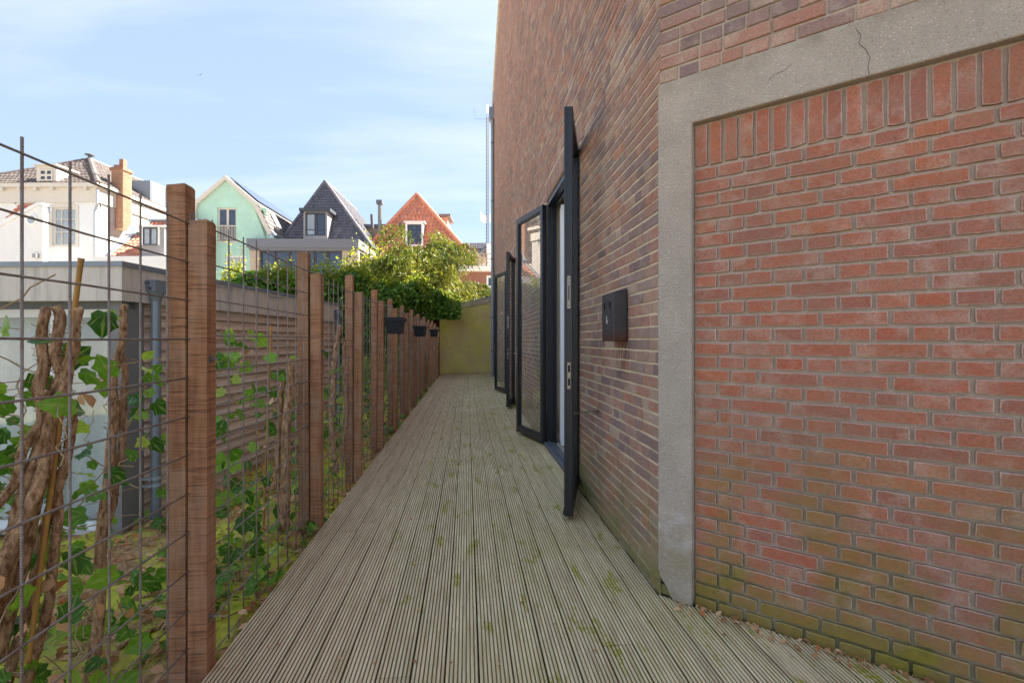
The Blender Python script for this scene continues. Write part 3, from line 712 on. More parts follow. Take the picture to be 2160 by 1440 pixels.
def wall_box():      # grey metal box with two slots on the side wall
    t = thing('metal_wall_box', (0.977, 3.06, 1.295), 'dark grey metal box with two slots and rusty base on brick wall', 'wall box')
    y0, y1 = 2.935, 3.19; x0, x1 = 0.888, 0.974; z0, zf, zb = 1.295, 1.597, 1.62
    m = MB(); m.add([(x1, y0, z0), (x0, y0, z0), (x0, y0, zf), (x1, y0, zb), (x1, y1, z0), (x0, y1, z0), (x0, y1, zf), (x1, y1, zb)], [(0, 1, 2, 3), (4, 7, 6, 5), (1, 5, 6, 2), (2, 6, 7, 3), (0, 4, 5, 1), (0, 3, 7, 4)])
    o = m.build('body', M['wall_box'], t); b = o.modifiers.new('bevel', 'BEVEL'); b.width = .004; b.segments = 2
    for yc in (3.125, 3.005):
        m = MB(); m.add([(x0 - .001, yc - .024, zf - .055), (x0 - .001, yc + .024, zf - .055), (x0 - .001, yc + .015, zf - .098), (x0 - .001, yc - .015, zf - .098)], [(0, 1, 2, 3)]); m.build('slot', M['black'], t)
    m = MB(); m.tube([(x0 + .002, 3.066, zf - .02), (x0 - .004, 3.066, zf - .02)], .008, 12); m.build('lock', M['steel'], t)
    m = MB(); P = [(3.085, 1.43), (3.078, 1.455), (3.083, 1.41), (3.07, 1.405), (3.062, 1.425), (3.04, 1.428)]
    m.tube([(x0 - .0008, y, z) for y, z in P], .0018, 5); m.build('scratch_mark', M['white_paint'], t)
wall_box()

# ------------------------------------------------------------------ mossy end wall
def end_wall():
    t = thing('end_wall', (0, 19.92, 0), 'mossy yellow-green brick wall with sloping concrete coping closing the deck', 'wall')
    zt = lambda x: 2.40 + (x + 1.05) * 0.23
    X0, X1, Y = -2.6, 1.6, 19.92
    m = MB(); m.prism([(X0, Y, -.3), (X1, Y, -.3), (X1, Y, zt(X1)), (X0, Y, zt(X0))], (0, 0.22, 0)); body = m.build('wall_body', M['mortar_end'], t)
    br = []; z = 0.0; row = 0
    while z < zt(X1):
        xs = X0 if z + .06 < zt(X0) else X0 + (z + .06 - zt(X0)) / 0.23
        br += row_fill(xs, X1, z, z + .052, .008, mixr=(.1, .95)[row % 2]); z += .065; row += 1
    m = MB(); brick_mass(m, (0, Y, 0), (1, 0, 0), (0, -1, 0), br); o = m.build('brick', M['brick_end'], body); o['kind'] = 'stuff'
    m = MB(); m.prism([(X0, Y - .05, zt(X0)), (X1, Y - .05, zt(X1)), (X1, Y - .05, zt(X1) + .2), (X0, Y - .05, zt(X0) + .2)], (0, .32, 0)); m.build('coping', M['concrete'], t)
    m = MB(); m.prism([(X0, Y - .07, zt(X0) + .2), (X1, Y - .07, zt(X1) + .2), (X1, Y - .07, zt(X1) + .225), (X0, Y - .07, zt(X0) + .225)], (0, .36, 0)); m.build('coping_edge', M['zinc'], t)
    m = MB(); m.box(-1.5, -1.06, 19.3, 19.36, -.1, 2.55); s = m.build('brushwood_screen', M['brush'])
    for k in range(26):
        x = -1.49 + k * .0168; m2 = None
    tag(s, 'dark brown brushwood screen between fence end and mossy wall', 'screen')
end_wall()

# ------------------------------------------------------------------ fence of hardwood posts and welded rebar mesh
def fence():
    f = thing('garden_fence', (-1.085, 2.0, -0.05), 'hardwood post fence with rusty welded wire mesh along the deck edge', 'fence')
    zs = [1.95, 3.45, 4.75, 6.0, 7.25, 8.6, 10.0, 11.4, 12.9, 14.4, 15.9, 17.4]
    def wy(Z): return Z / CY + 0.099
    ys = [wy(z) for z in zs]
    GX, DX, MX, h = -1.125, -1.046, -1.0855, 0.035
    for i, y in enumerate(ys):
        gz = float(ghz(GX, y)); tg = EYE + 0.61 + random.uniform(-.02, .02); td = EYE + 0.475 + random.uniform(-.02, .02)
        if i == 0: tg, td = EYE + 0.607, EYE + 0.471
        for X, top in ((GX, tg), (DX, td)):
            m = MB(); tw = random.uniform(-.03, .03); tx = random.uniform(-.006, .006)
            v = []; c = 0.004
            for z, ins, q in ((gz - 0.15, 0, 0), (top - .006, 0, 1), (top, .006, 1)):
                a = h - ins
                for sx, sy in ((-1, -1), (1, -1), (1, 1), (-1, 1)):
                    v.append((X + sx * a + tx * q, y + sy * a + tw * q * .5, z + (sx * .004 if ins else 0)))
            m.add(v, [(0, 3, 2, 1), (8, 9, 10, 11)] + [(r + i_, r + (i_ + 1) % 4, r + 4 + (i_ + 1) % 4, r + 4 + i_) for r in (0, 4) for i_ in range(4)])
            p = m.build('post', M['post'], f)
            if X == DX:
                for bz in (1.226, 0.21):
                    m = MB(); m.tube([(X + h - .001, y - .004, bz), (X + h + .004, y - .004, bz)], .016, 14); m.tube([(X + h + .003, y - .004, bz), (X + h + .012, y - .004, bz)], .009, 6); m.tube([(X + h + .01, y - .004, bz), (X + h + .028, y - .004, bz)], .005, 8); m.build('bolt', M['steel'], p)
    ends = [0.42] + [y + 0.0 for y in ys] + [19.2]
    top = EYE + 0.455
    for k in range(len(ends) - 1):
        y0, y1 = ends[k] + 0.012, ends[k + 1] - 0.012
        n = max(2, round((y1 - y0) / 0.15)); near = k < 5; dz = random.uniform(-.02, .02) if k else 0.0
        hv = []; gz = float(ghz(MX, (y0 + y1) / 2)) - 0.02
        # the panel's frame of reference is its topmost bar
        rad = 0.0035
        first = None
        wires = []
        for i in range(n + 1):
            y = y1 - (y1 - y0) * i / n; bx = random.uniform(-.002, .002)
            wires.append([(MX, y, gz), (MX + bx, y + random.uniform(-.002, .002), 0.7), (MX, y, top + 0.03 + random.uniform(0, .02) + dz)])
        nz = 0; z = top + dz
        while z > gz + 0.03:
            sag = random.uniform(-.004, .004)
            q = [(MX + 0.0066, y0 - .03, z), (MX + 0.0066, (2 * y0 + y1) / 3, z + sag), (MX + 0.0066, (y0 + 2 * y1) / 3, z - sag), (MX + 0.0066, y1 + .03, z)]
            wires.append(q); z -= 0.15
        if near:
            root = None
            for wv in wires:
                m = MB(); m.tube(wv, rad, 6)
                if root is None: root = m.build('mesh_panel', M['rebar'], f, smooth=True)
                else: m.build('wire', M['rebar'], root, smooth=True)
        else:
            m = MB()
            for wv in wires: m.tube(wv, rad, 5, cap=False)
            m.build('mesh_panel', M['rebar'], f, smooth=True)
fence()

def planters():
    for (Z, ln, zt, lab) in ((6.1, 0.42, 1.585, 'short black planter box on the fence, farthest from the mossy end wall'), (9.35, 0.6, 1.575, 'black planter box on the fence, middle of the three'),
                            (13.4, 0.6, 1.60, 'black planter box on the fence, closest to the mossy end wall')):
        y0 = Z + .02; xa, xb = -1.005, -0.795
        t = thing('planter_box', ((xa + xb) / 2, y0 + ln / 2, zt - .2), lab, 'planter', 'planter boxes on the fence')
        m = MB(); ti = .03; th = .006
        o = [(xa, y0), (xb, y0), (xb, y0 + ln), (xa, y0 + ln)]; b = [(xa + ti, y0 + ti), (xb - ti, y0 + ti), (xb - ti, y0 + ln - ti), (xa + ti, y0 + ln - ti)]
        sh = lambda q, k: [(x + (k if x < (xa + xb) / 2 else -k), y + (k if y < y0 + ln / 2 else -k)) for x, y in q]
        v = [(x, y, zt - .2) for x, y in b] + [(x, y, zt - .035) for x, y in sh(o, .008)] + [(x, y, zt - .03) for x, y in sh(o, th)] + [(x, y, zt - .05) for x, y in sh(o, .012)]
        m.add(v, [(0, 3, 2, 1)] + [(i, (i + 1) % 4, 4 + (i + 1) % 4, 4 + i) for i in range(4)])
        for i in range(3):
            pass
        m.build('tub', M['planter'], t)
        m = MB(); oo = sh(o, -.008)
        v = [(x, y, zt - .04) for x, y in oo] + [(x, y, zt) for x, y in oo] + [(x, y, zt) for x, y in sh(o, .008)] + [(x, y, zt - .045) for x, y in sh(o, .012)]
        m.add(v, [(r + i, r + (i + 1) % 4, r + 4 + (i + 1) % 4, r + 4 + i) for r in (0, 4, 8) for i in range(4)] ); m.build('rim', M['planter'], t)
        m = MB(); q = sh(o, .012); m.add([(x, y, zt - .06) for x, y in q], [(0, 1, 2, 3)]); m.build('soil', M['soil'], t)
        for k in (0.2, 0.8):
            m = MB(); yy = y0 + ln * k; m.tube([(xa + .01, yy, zt - .01), (xa - .01, yy, zt + .012), (xa - .045, yy, zt + .012), (xa - .05, yy, zt - .05)], .003, 6); m.build('hook', M['rebar'], t)
planters()

# ------------------------------------------------------------------ garden shed behind the fence
def shed():
    r = math.atan(30 / F); Z0 = 4.09; X0 = (257 - 1080) / F * Z0
    base = cw(X0, Z0, -0.36)
    t = thing('garden_shed', base, 'flat roofed garden shed with cedar clapboards and pale fascia behind fence', 'shed', rz=-YAW - r)
    T = WM[t]; GZ = 0.0; zb, zt = 1.63 + .36, 1.945 + .36; L_ = 4.75; W_ = 4.6
    # local: x right, y away, z up from the ground; side wall along x = -0.07
    m = MB(); m.box(-0.035, 0.0, 0.0, L_, zb, zt - .03); side = m.build('fascia', M['fascia'], t, T)
    m = MB(); m.box(-W_, -0.035, 0.0, 0.035, zb, zt - .03); m.build('fascia', M['fascia'], t, T)
    m = MB(); m.box(-W_, 0.015, -0.015, L_ + .02, zt - .03, zt + .012); m.build('roof_edge', M['zinc'], t, T)
    m = MB(); m.box(-W_, -.03, .03, L_, zb + .02, zb + .06); m.build('soffit', M['fascia'], t, T)
    m = MB(); m.prism([(0.002, 0.72, zb + .03), (0.002, 0.82, zt - .06), (0.002, 0.84, zt - .06), (0.002, 0.745, zb + .03)], (.004, 0, 0)); m.box(0, .012, .84, 1.55, zt - .062, zt - .05); m.box(0, .012, 2.3, 2.7, zt - .07, zt - .058); m.build('flashing', M['zinc_pale'], t, T)
    m = MB(); m.box(-W_, -0.12, .06, L_ - .02, -.1, zb + .03); m.build('wall_core', M['frame_dark'], t, T) if False else None
    m = MB(); m.box(-.20, -.095, .30, L_ - .03, -.2, zb + .02); m.build('side_wall', M['anthracite'], t, T)
    m = MB(); m.box(-W_, -.2, L_ - .1, L_ - .03, -.2, zb + .02); m.build('rear_wall', M['anthracite'], t, T)
    m = MB(); m.box(-.16, -.05, .06, .30, -.1, zb + .015); m.build('corner_panel', M['shed_frame'], t, T)
    # clapboards, one object each
    n = 19; p = (zb - .0) / n
    for k in range(n):
        z = zb - (k + 1) * p; m = MB(); a = random.uniform(-.002, .002)
        v = [(-.062 + a, .302, z), (-.040 + a, .302, z), (-.078, .302, z + p + .012), (-.095, .302, z + p + .012)]
        sg = 6; ys = np.linspace(.302, L_ - .02, sg)
        vv = []; 
        for y in ys: 
            w_ = random.uniform(-.0025, .0025)
            vv += [(x, y, zz + w_) for x, _, zz in v]
        ff = [(0, 1, 2, 3), tuple(4 * (sg - 1) + i for i in (3, 2, 1, 0))] + [(4 * s_ + i, 4 * s_ + 4 + i, 4 * s_ + 4 + (i + 1) % 4, 4 * s_ + (i + 1) % 4) for s_ in range(sg - 1) for i in range(4)]
        m.add(vv, ff); m.build('clapboard', M['cedar'], t, T)
    # glazed sliding doors in the front, pale curtain inside
    yf = 0.16
    xs = [-0.16, -0.72, -1.95, -3.2, -W_]
    for i in range(4):
        a, b = xs[i + 1], xs[i]
        m = MB(); fw = .05
        m.box(a, a + fw, yf, yf + .05, .02, zb - .06); m.box(b - fw, b, yf, yf + .05, .02, zb - .06); m.box(a + fw, b - fw, yf + .002, yf + .048, .02, .09); m.box(a + fw, b - fw, yf + .002, yf + .048, zb - .13, zb - .06)
        d = m.build('sliding_door', M['white_paint'] if i < 2 else M['shed_frame'], t, T)
        m = MB(); m.box(a + fw, b - fw, yf + .02, yf + .026, .09, zb - .13); m.build('pane', M['shed_glass'], d, T)
    m = MB(); m.box(-W_, -.05, yf - .01, yf + .06, zb - .06, zb - .0); m.build('door_head', M['zinc_dark'], t, T)
    m = MB(); m.box(-W_, -.05, yf - .05, yf + .08, -.05, .02); m.build('sill', M['concrete'], t, T)
    m = MB(); V = []; xx = np.linspace(-.2, -W_ + .1, 140)
    for i, x in enumerate(xx): V += [(x, yf + .2 + .035 * math.sin(i * .8), .05), (x, yf + .2 + .03 * math.sin(i * .8 + .2), zb - .1)]
    m.add(V, [(2 * i, 2 * i + 1, 2 * i + 3, 2 * i + 2) for i in range(139)]); m.build('inner_curtain', M['curtain'], t, T, smooth=True)
    m = MB(); m.quad((-W_, .06, .021), (-.2, .06, .021), (-.2, L_ - .1, .021), (-W_, L_ - .1, .021)); m.build('shed_floor', M['room_floor'], t, T)
    # rainwater pipes with hopper heads
    for (yy, big) in ((0.33, 1.0), (L_ - .16, 1.0)):
        m = MB(); x = 0.035; zt2 = zb + .16
        m.tube([(x, yy, -.12), (x, yy, zt2 - .12)], .041, 14)
        v = [(x - .04, yy - .075, zt2 - .06), (x + .055, yy - .075, zt2 - .06), (x + .055, yy + .085, zt2 - .06), (x - .04, yy + .085, zt2 - .06)]
        m.prism(v, (0, 0, .105)); m.tube([(x, yy, zt2 - .14), (x, yy, zt2 - .055)], [.043, .07], 12)
        d = m.build('downpipe', M['zinc'], t, T)
        m = MB()
        for q in (-.062, -.05, -.038): m.tube([(x - .07 + .02, yy + q * 1.6, zt2 + .03 + q * .4), (x + .05, yy + q * 1.6 - .004, zt2 + .03 + q * .4)], .011, 8) if False else None
        m.tube([(x, yy - .075, zt2 - .03), (x, yy - .095, zt2 - .03)], .018, 10); m.tube([(x - .015, yy - .075, zt2 + .02), (x - .015, yy - .095, zt2 + .02)], .016, 10); m.build('hopper_rivet', M['zinc_dark'], d, T)
        for zz in (1.02 + .3, .36, .42):
            m = MB(); m.tube([(x, yy, zz), (x, yy, zz + .025)], .047, 14); m.box(-.05, x, yy - .06, yy - .045, zz, zz + .022); m.build('pipe_clamp', M['zinc_pale'], d, T)
shed()

# ------------------------------------------------------------------ houses across the gardens
GL = -0.45
class House:
    def __init__(s, name, px0, Z, label, cat='house', rot=0.0, group='houses across the gardens'):
        s.k = Z / F; s.px0 = px0; s.Z = Z
        s.o = thing(name, cw((px0 - 1080) * s.k, Z, GL), label, cat, group, rz=-YAW - rot)
        s.T = WM[s.o]
    def x(s, px): return (px - s.px0) * s.k
    def z(s, py): return EYE - GL + (722 - py) * s.k
    def p(s, px, py, y=0.0): return (s.x(px), y, s.z(py))
    def part(s, name, mb, mat, parent=None, smooth=False): return mb.build(name, M[mat], parent or s.o, s.T, smooth)
def wall_holes(m, x0, x1, z0, z1, holes, y=0.0, rev=0.12):
    xs = sorted({x0, x1} | {h[0] for h in holes} | {h[1] for h in holes}); zs = sorted({z0, z1} | {h[2] for h in holes} | {h[3] for h in holes})
    for a, b in zip(xs[:-1], xs[1:]):
        for c, d in zip(zs[:-1], zs[1:]):
            cx, cz = (a + b) / 2, (c + d) / 2
            if not any(h[0] < cx < h[1] and h[2] < cz < h[3] for h in holes): m.quad((a, y, c), (b, y, c), (b, y, d), (a, y, d))
    for a, b, c, d in holes:
        m.quad((a, y, c), (a, y, d), (a, y + rev, d), (a, y + rev, c)); m.quad((b, y, c), (b, y + rev, c), (b, y + rev, d), (b, y, d))
        m.quad((a, y, d), (b, y, d), (b, y + rev, d), (a, y + rev, d)); m.quad((a, y, c), (a, y + rev, c), (b, y + rev, c), (b, y, c))
def window(h, x0, x1, z0, z1, y, cols=2, rows=(0.5,), fw=0.07, bar=0.045, fm='white_paint', pm='far_pane', sill=None, parent=None):
    m = MB(); d = .07
    m.box(x0, x0 + fw, y, y + d, z0, z1); m.box(x1 - fw, x1, y, y + d, z0, z1); m.box(x0 + fw, x1 - fw, y + .002, y + d, z0, z0 + fw); m.box(x0 + fw, x1 - fw, y + .002, y + d, z1 - fw, z1)
    for c in range(1, cols):
        xc = x0 + (x1 - x0) * c / cols; m.box(xc - bar / 2, xc + bar / 2, y + .006, y + d, z0 + fw, z1 - fw)
    for q in rows:
        zc = z0 + (z1 - z0) * q; m.box(x0 + fw, x1 - fw, y + .010, y + d, zc - bar / 2, zc + bar / 2)
    w_ = h.part('window', m, fm, parent)
    xs = [x0 + fw + (x1 - x0 - 2 * fw) * c / cols for c in range(cols + 1)]; zs = [z0 + fw] + [z0 + (z1 - z0) * q for q in rows] + [z1 - fw]
    for a, b in zip(xs[:-1], xs[1:]):
        for c, e in zip(zs[:-1], zs[1:]):
            g = MB(); t_ = random.uniform(-.006, .006); g.quad((a, y + .045 + t_, c), (b, y + .045 - t_, c), (b, y + .05 - t_, e), (a, y + .05 + t_, e), random.random()); h.part('pane', g, pm, w_ if parent is None else w_)
    if sill:
        g = MB(); g.box(x0 - .12, x1 + .12, y - .14, y + .06, z0 - .09, z0 - .003); h.part('sill', g, sill, w_)
    return w_
def tiles(m, A, B, C, D, tw=0.26, th=0.34, amp=0.022, tri=False):
    """overlapping curved tiles on a slope; A-B eave, D-C ridge (D==C for a triangle)"""
    A, B, C, D = map(Vector, (A, B, C, D)); n = (B - A).cross(D - A).normalized(); n = n if n.z > 0 else -n
    hgt = ((D - A) + (C - B)).length / 2; rows = max(1, round(hgt / th)); e = (B - A).normalized()
    for r in range(rows):
        f0, f1 = r / rows, (r + 1.12) / rows
        a0, b0 = A.lerp(D, f0), B.lerp(C, f0); up = ((D - A).lerp(C - B, .5)); 
        L_ = (b0 - a0).length
        if L_ < tw * .5: continue
        nn = max(1, round(L_ / tw)); a1 = A.lerp(D, min(f1, 1)); b1 = B.lerp(C, min(f1, 1))
        for i in range(nn):
            p0 = a0.lerp(b0, i / nn); p1 = a0.lerp(b0, (i + 1) / nn)
            # up-slope direction perpendicular to the eave
            ud = n.cross(e); ud = ud if ud.z > 0 else -ud
            s_ = hgt / rows * 1.12
            if (a1 - b1).length > 1e-6:
                pass
            lift0 = n * (0.065 + random.uniform(-.006, .006)); lift1 = n * 0.008
            prof = [(0, 0), (.25, -amp), (.5, 0.0), (.75, amp * 1.3), (1, 0.2 * amp)]
            v = [p0.lerp(p1, q) + lift0 + n * h_ for q, h_ in prof] + [p0.lerp(p1, q) + ud * s_ + lift1 + n * h_ * .8 for q, h_ in prof] + [p0.lerp(p1, q) + n * (h_ + .012) for q, h_ in prof]
            m.add(v, [(j, j + 1, 6 + j, 5 + j) for j in range(4)] + [(10 + j, 11 + j, j + 1, j) for j in range(4)], random.random())
def ridge(m, a, b, rad=0.11, st=0.38):
    a, b = Vector(a), Vector(b); n = max(1, int((b - a).length / st))
    for i in range(n):
        m.tube([a.lerp(b, i / n), a.lerp(b, (i + 1.08) / n)], [rad * .92, rad * 1.08], 8, random.random())
def slab(m, pts, th=0.06, r=0.5): # plain backing under tiles
    P = [Vector(p) for p in pts]; n = (P[1] - P[0]).cross(P[2] - P[0]).normalized(); n = n if n.z > 0 else -n
    m.prism([p - n * th for p in P], n * (th - .004), r)

def white_house():
    h = House('white_house', 205, 30, 'white plastered house with grey tiled hip roof and tall brick chimney', rot=0.02)
    W_, D_ = 8.3, 12.0; ez = h.z(412); cz = h.z(400)
    wx0, wx1, wz0, wz1 = h.x(109), h.x(159), h.z(521), h.z(441)
    m = MB(); wall_holes(m, -W_, 0, 0, ez, [(wx0, wx1, wz0, wz1)], 0, .18); h.part('front_wall', m, 'white_wall')
    m = MB(); m.quad((0, 0, 0), (0, D_, 0), (0, D_, ez), (0, 0, ez)); h.part('side_wall', m, 'render_cream')
    window(h, wx0, wx1, wz0, wz1, .1, 3, (0.36, 0.70), .10, .05, 'cream', 'far_pane_pale', 'cream')
    m = MB(); fw = .2      # cream surround with an arched head
    m.box(wx0 - fw, wx0 - .002, -.03, .05, wz0 - .1, wz1); m.box(wx1 + .002, wx1 + fw, -.03, .05, wz0 - .1, wz1)
    arc = [(wx0 - fw + (wx1 - wx0 + 2 * fw) * i / 8, wz1 + .26 * math.sin(math.pi * i / 8)) for i in range(9)]
    m.prism([(x, -.03, z) for x, z in [(wx0 - fw, wz1 + .001)] + [(a, b + .08) for a, b in arc] + [(wx1 + fw, wz1 + .001)]], (0, .08, 0)); h.part('window_surround', m, 'cream')
    m = MB(); m.box(-W_ - .3, .32, -.34, D_, cz - .02, cz + .22); m.box(-W_, .1, -.12, D_, ez - .55, cz - .02); h.part('cornice', m, 'cream')
    for i in range(6):
        m = MB(); x = -.5 - i * 1.03; m.box(x - .09, x + .09, -.3, -.12, cz - .2, cz - .022); h.part('corbel', m, 'cream')
    d = 4.15; ap = (-d, d, h.z(0) * 0 + 13.84 - GL); rd = (-d, D_ - .2, ap[2]); e = cz + .22; o_ = .3
    cs = [(-2 * d - o_, -o_, e), (o_, -o_, e), (o_, D_, e), (-2 * d - o_, D_, e)]
    m = MB(); tiles(m, cs[0], cs[1], ap, ap, .27, .36, .02); tiles_r = MB()
    # right slope: quad eave (front corner -> rear) ; ridge from apex backwards
    A, B, C, Dd = Vector(cs[1]), Vector(cs[2]), Vector(rd), Vector(ap)
    tiles(m, A, B, C, Dd, .27, .36, .02)
    slab(m, [cs[0], cs[1], ap]); slab(m, [cs[1], cs[2], rd, ap]); slab(m, [cs[3], cs[0], ap, rd])
    roof = h.part('roof', m, 'tile_grey'); tag(roof, None, None, None, None)
    m = MB(); ridge(m, cs[1], ap, .15, .33); ridge(m, cs[0], ap, .15, .33); ridge(m, ap, rd, .15, .33); h.part('ridge_tiles', m, 'tile_grey', roof)
    m = MB(); m.tube([(ap[0], ap[1], ap[2]), (ap[0], ap[1], ap[2] + .3)], .12, 8); m.tube([(ap[0], ap[1], ap[2] + .3), (ap[0], ap[1], ap[2] + .34)], .3, 8); h.part('roof_vent', m, 'zinc_dark', roof)
    # front dormer
    x0, x1, z0, z1 = h.x(82), h.x(125), e + .02, h.z(356)
    m = MB(); m.box(x0, x1, -.22, 2.6, z0, z1); dm = h.part('dormer', m, 'cream', roof); m = MB(); m.box(x0 - .1, x1 + .1, -.34, 2.75, z1, z1 + .09); h.part('dormer_roof', m, 'cream', roof)
    window(h, h.x(90), h.x(118), z0 + .12, h.z(364), -.28, 2, (.5,), .08, .12, 'cream', 'far_pane', parent=roof)
    # zinc dormer on the right slope
    m = MB(); yy0, yy1 = 4.1, 6.6
    m.box(-1.9, .15, yy0, yy1, e + .1, e + 1.55); zd = h.part('zinc_dormer', m, 'zinc', roof)
    for i in range(6):
        m = MB(); y = yy0 + .1 + (yy1 - yy0 - .2) * i / 5; m.box(.15, .19, y - .02, y + .02, e + .11, e + 1.53); h.part('standing_seam', m, 'zinc_pale', roof)
    # chimney on the side wall
    m = MB(); x0, x1, y0, y1 = -.22, .52, 1.3, 1.98; zb, zt = h.z(476), 12.1 - GL
    m.box(x0, x1, y0, y1, zb, zt); ch = h.part('chimney', m, 'mortar_wall')
    br = MB(); rows = int((zt - zb) / .08)
    for q in range(rows):
        z = zb + q * .08
        off = .11 * (q % 2)
        for O, U, Nn, ln in (((x0, y0, 0), (1, 0, 0), (0, -1, 0), x1 - x0), ((x1, y0, 0), (0, 1, 0), (1, 0, 0), y1 - y0)):
            brick_mass(br, O, U, Nn, [(max(0, u0 - off), min(ln, u0 - off + .205), z, z + .066, .012, random.random()) for u0 in np.arange(0, ln + off - .05, .22)])
    b = h.part('brick', br, 'brick_far', ch); b['kind'] = 'stuff'
    m = MB(); m.box(x0 - .08, x1 + .08, y0 - .08, y1 + .08, zt, zt + .14); m.box(x0 - .04, x1 + .04, y0 - .04, y1 + .04, zt + .14, zt + .2); m.tube([(x0 + .3, y0 + .3, zt + .2), (x0 + .3, y0 + .3, zt + .38)], .3, 4); m.box(x0 + .42, x1 - .06, y0 + .1, y0 + .4, zt + .2, zt + .75); h.part('chimney_cap', m, 'brick_far', ch)
    m = MB(); m.tube([(.12, -.12, cz - .1), (.1, -.1, ez - .7), (-.05, -.1, ez - 1.1), (-.05, -.1, .2)], .07, 10); h.part('downpipe', m, 'zinc_pale')
    m = MB()
    for px_, py_ in ((30, 425), (76, 425), (214, 432), (212, 440)): m.box(h.x(px_) - .02, h.x(px_) + .02, -.05, -.005, h.z(py_) - .25, h.z(py_) + .1)
    h.part('wall_anchor', m, 'zinc_dark')
    # low round-roofed bit of the chimney stack far right (second house behind)
    # --- annex in front on the left: white gable end with orange roof
    h2 = House('white_annex', 90, 27, 'white annex with sloping coping, round window and orange tiled roof', rot=0.02)
    x0 = h2.x(-60); pts = [(x0, 0), (0, 0), (0, h2.z(441)), (h2.x(78), h2.z(437)), (x0, h2.z(515))]
    m = MB(); m.prism([(x, 0, z) for x, z in pts], (0, .3, 0)); h2.part('gable_wall', m, 'white_wall')
    m = MB(); m.prism([(x0, -.06, h2.z(515)), (h2.x(80), -.06, h2.z(438)), (h2.x(90), -.06, h2.z(436)), (h2.x(90), -.06, h2.z(432)), (h2.x(80), -.06, h2.z(431)), (x0, -.06, h2.z(502))], (0, .42, 0)); h2.part('coping', m, 'white_wall')
    zr = EYE - GL + (722 - 432) * 29.6 / F
    m = MB(); A, B, C, Dd = (x0, .45, h2.z(512)), (x0 + .2, .45, h2.z(506)), (-2.95, 2.6, zr), (x0, 2.6, zr)
    tiles(m, A, B, C, Dd, .27, .34, .03); slab(m, [A, B, C, Dd]); rf = h2.part('roof', m, 'tile_orange')
    m = MB(); q = h2.x(58); m.tube([(q, 1.2, h2.z(440)), (q + .02, 1.2, h2.z(428))], .11, 10); h2.part('vent_pipe', m, 'zinc_dark', rf)
    m = MB(); cx, cz2 = h2.x(67), h2.z(467); ang = np.linspace(0, 6.2832, 25); m.tube([(cx + .27 * math.cos(a), -.02, cz2 + .27 * math.sin(a)) for a in ang], .055, 6, cap=False); wr = h2.part('round_window', m, 'white_paint')
    m = MB(); m.add([(cx + .26 * math.cos(a), -.012, cz2 + .26 * math.sin(a)) for a in ang[:-1]], [tuple(range(24))]); h2.part('pane', m, 'far_pane_pale', wr)
    m = MB(); m.box(h2.x(75), h2.x(83), -.2, -.002, h2.z(548), h2.z(540)); h2.part('wall_vent', m, 'grey_paint')
    # --- low orange-roofed annex with roof light and dormer
    h3 = House('tiled_annex', 285, 27.5, 'low white annex with orange pantile roof, skylight and small dormer window', rot=0.02)
    ez = h3.z(544); rz = h3.z(471) * 1.0; run = 3.4; rz = EYE - GL + (722 - 471) * (27.5 + run) / F
    xl, xr = h3.x(226), h3.x(335); xl2 = (264 - 1080) * (27.5 + run) / F - (285 - 1080) * 27.5 / F
    m = MB(); m.box(h3.x(206), h3.x(420), -.3, 0, 0, h3.z(546)); h3.part('parapet_wall', m, 'white_wall')
    m = MB(); m.box(xl, xr, 0.01, run + 3, 0, ez - .1); h3.part('wall', m, 'white_wall')
    m = MB(); A, B, C, Dd = (xl, 0.1, ez), (xr, .1, ez), (xr, run, rz), (xl, run, rz); tiles(m, A, B, C, Dd, .27, .36, .03); slab(m, [A, B, C, Dd]); slab(m, [(xl, run + 3, ez), (xr, run + 3, ez), (xr, run, rz), (xl, run, rz)])
    m.prism([(xl + .05, .1, ez - .1), (xl + .05, run + 2.9, ez - .1), (xl + .05, run, rz - .06)], (.1, 0, 0))
    rf = h3.part('roof', m, 'tile_orange')
    m = MB(); m.prism([(xl - .16, .0, ez - .05), (xl - .16, run, rz + .02), (xl - .16, run, rz + .14), (xl - .16, 0, ez + .1)], (.2, 0, 0)); m.box(xl - .1, xr, run - .12, run + .2, rz + .02, rz + .16); h3.part('lead_flashing', m, 'lead', rf)
    sl = (rz - ez) / (run - .1)
    def onroof(px, py):
        # intersect the view ray with the slope
        a = (px - 1080) / F; b = (722 - py) / F; y = 0.1
        for _ in range(30): Zc = 27.5 + y; zz = EYE - GL + b * Zc; y = .1 + (zz - ez) / sl if False else y + ((zz - ez) - sl * (y - .1)) * .4
        return (a * (27.5 + y) - (285 - 1080) * 27.5 / F, y, ez + sl * (y - .1))
    q = [Vector(onroof(*c)) for c in ((263, 503), (288, 503), (296, 483), (271, 483))]
    nn = Vector((0, -sl, 1)).normalized()
    m = MB(); m.prism([p + nn * .05 for p in q], nn * .09); sk = h3.part('skylight', m, 'grey_paint', rf); m = MB(); ctr = sum(q, Vector()) / 4; m.add([ctr.lerp(p, .82) + nn * .145 for p in q], [(0, 1, 2, 3)]); h3.part('pane', m, 'far_pane_pale', rf)
    m = MB(); x0, x1 = h3.x(299), h3.x(347); m.box(x0, x1, .02, 2.6, ez - .4, h3.z(483)); h3.part('dormer', m, 'grey_paint', rf); m = MB(); m.box(x0 - .1, x1 + .1, -.1, 2.7, h3.z(483), h3.z(480)); h3.part('dormer_roof', m, 'white_paint', rf)
    m = MB(); m.box(h3.x(334), h3.x(338), -.03, .02, h3.z(521), h3.z(484)); m.box(x0, h3.x(303), -.03, .02, h3.z(521), h3.z(484)); h3.part('dormer_trim', m, 'white_paint', rf)
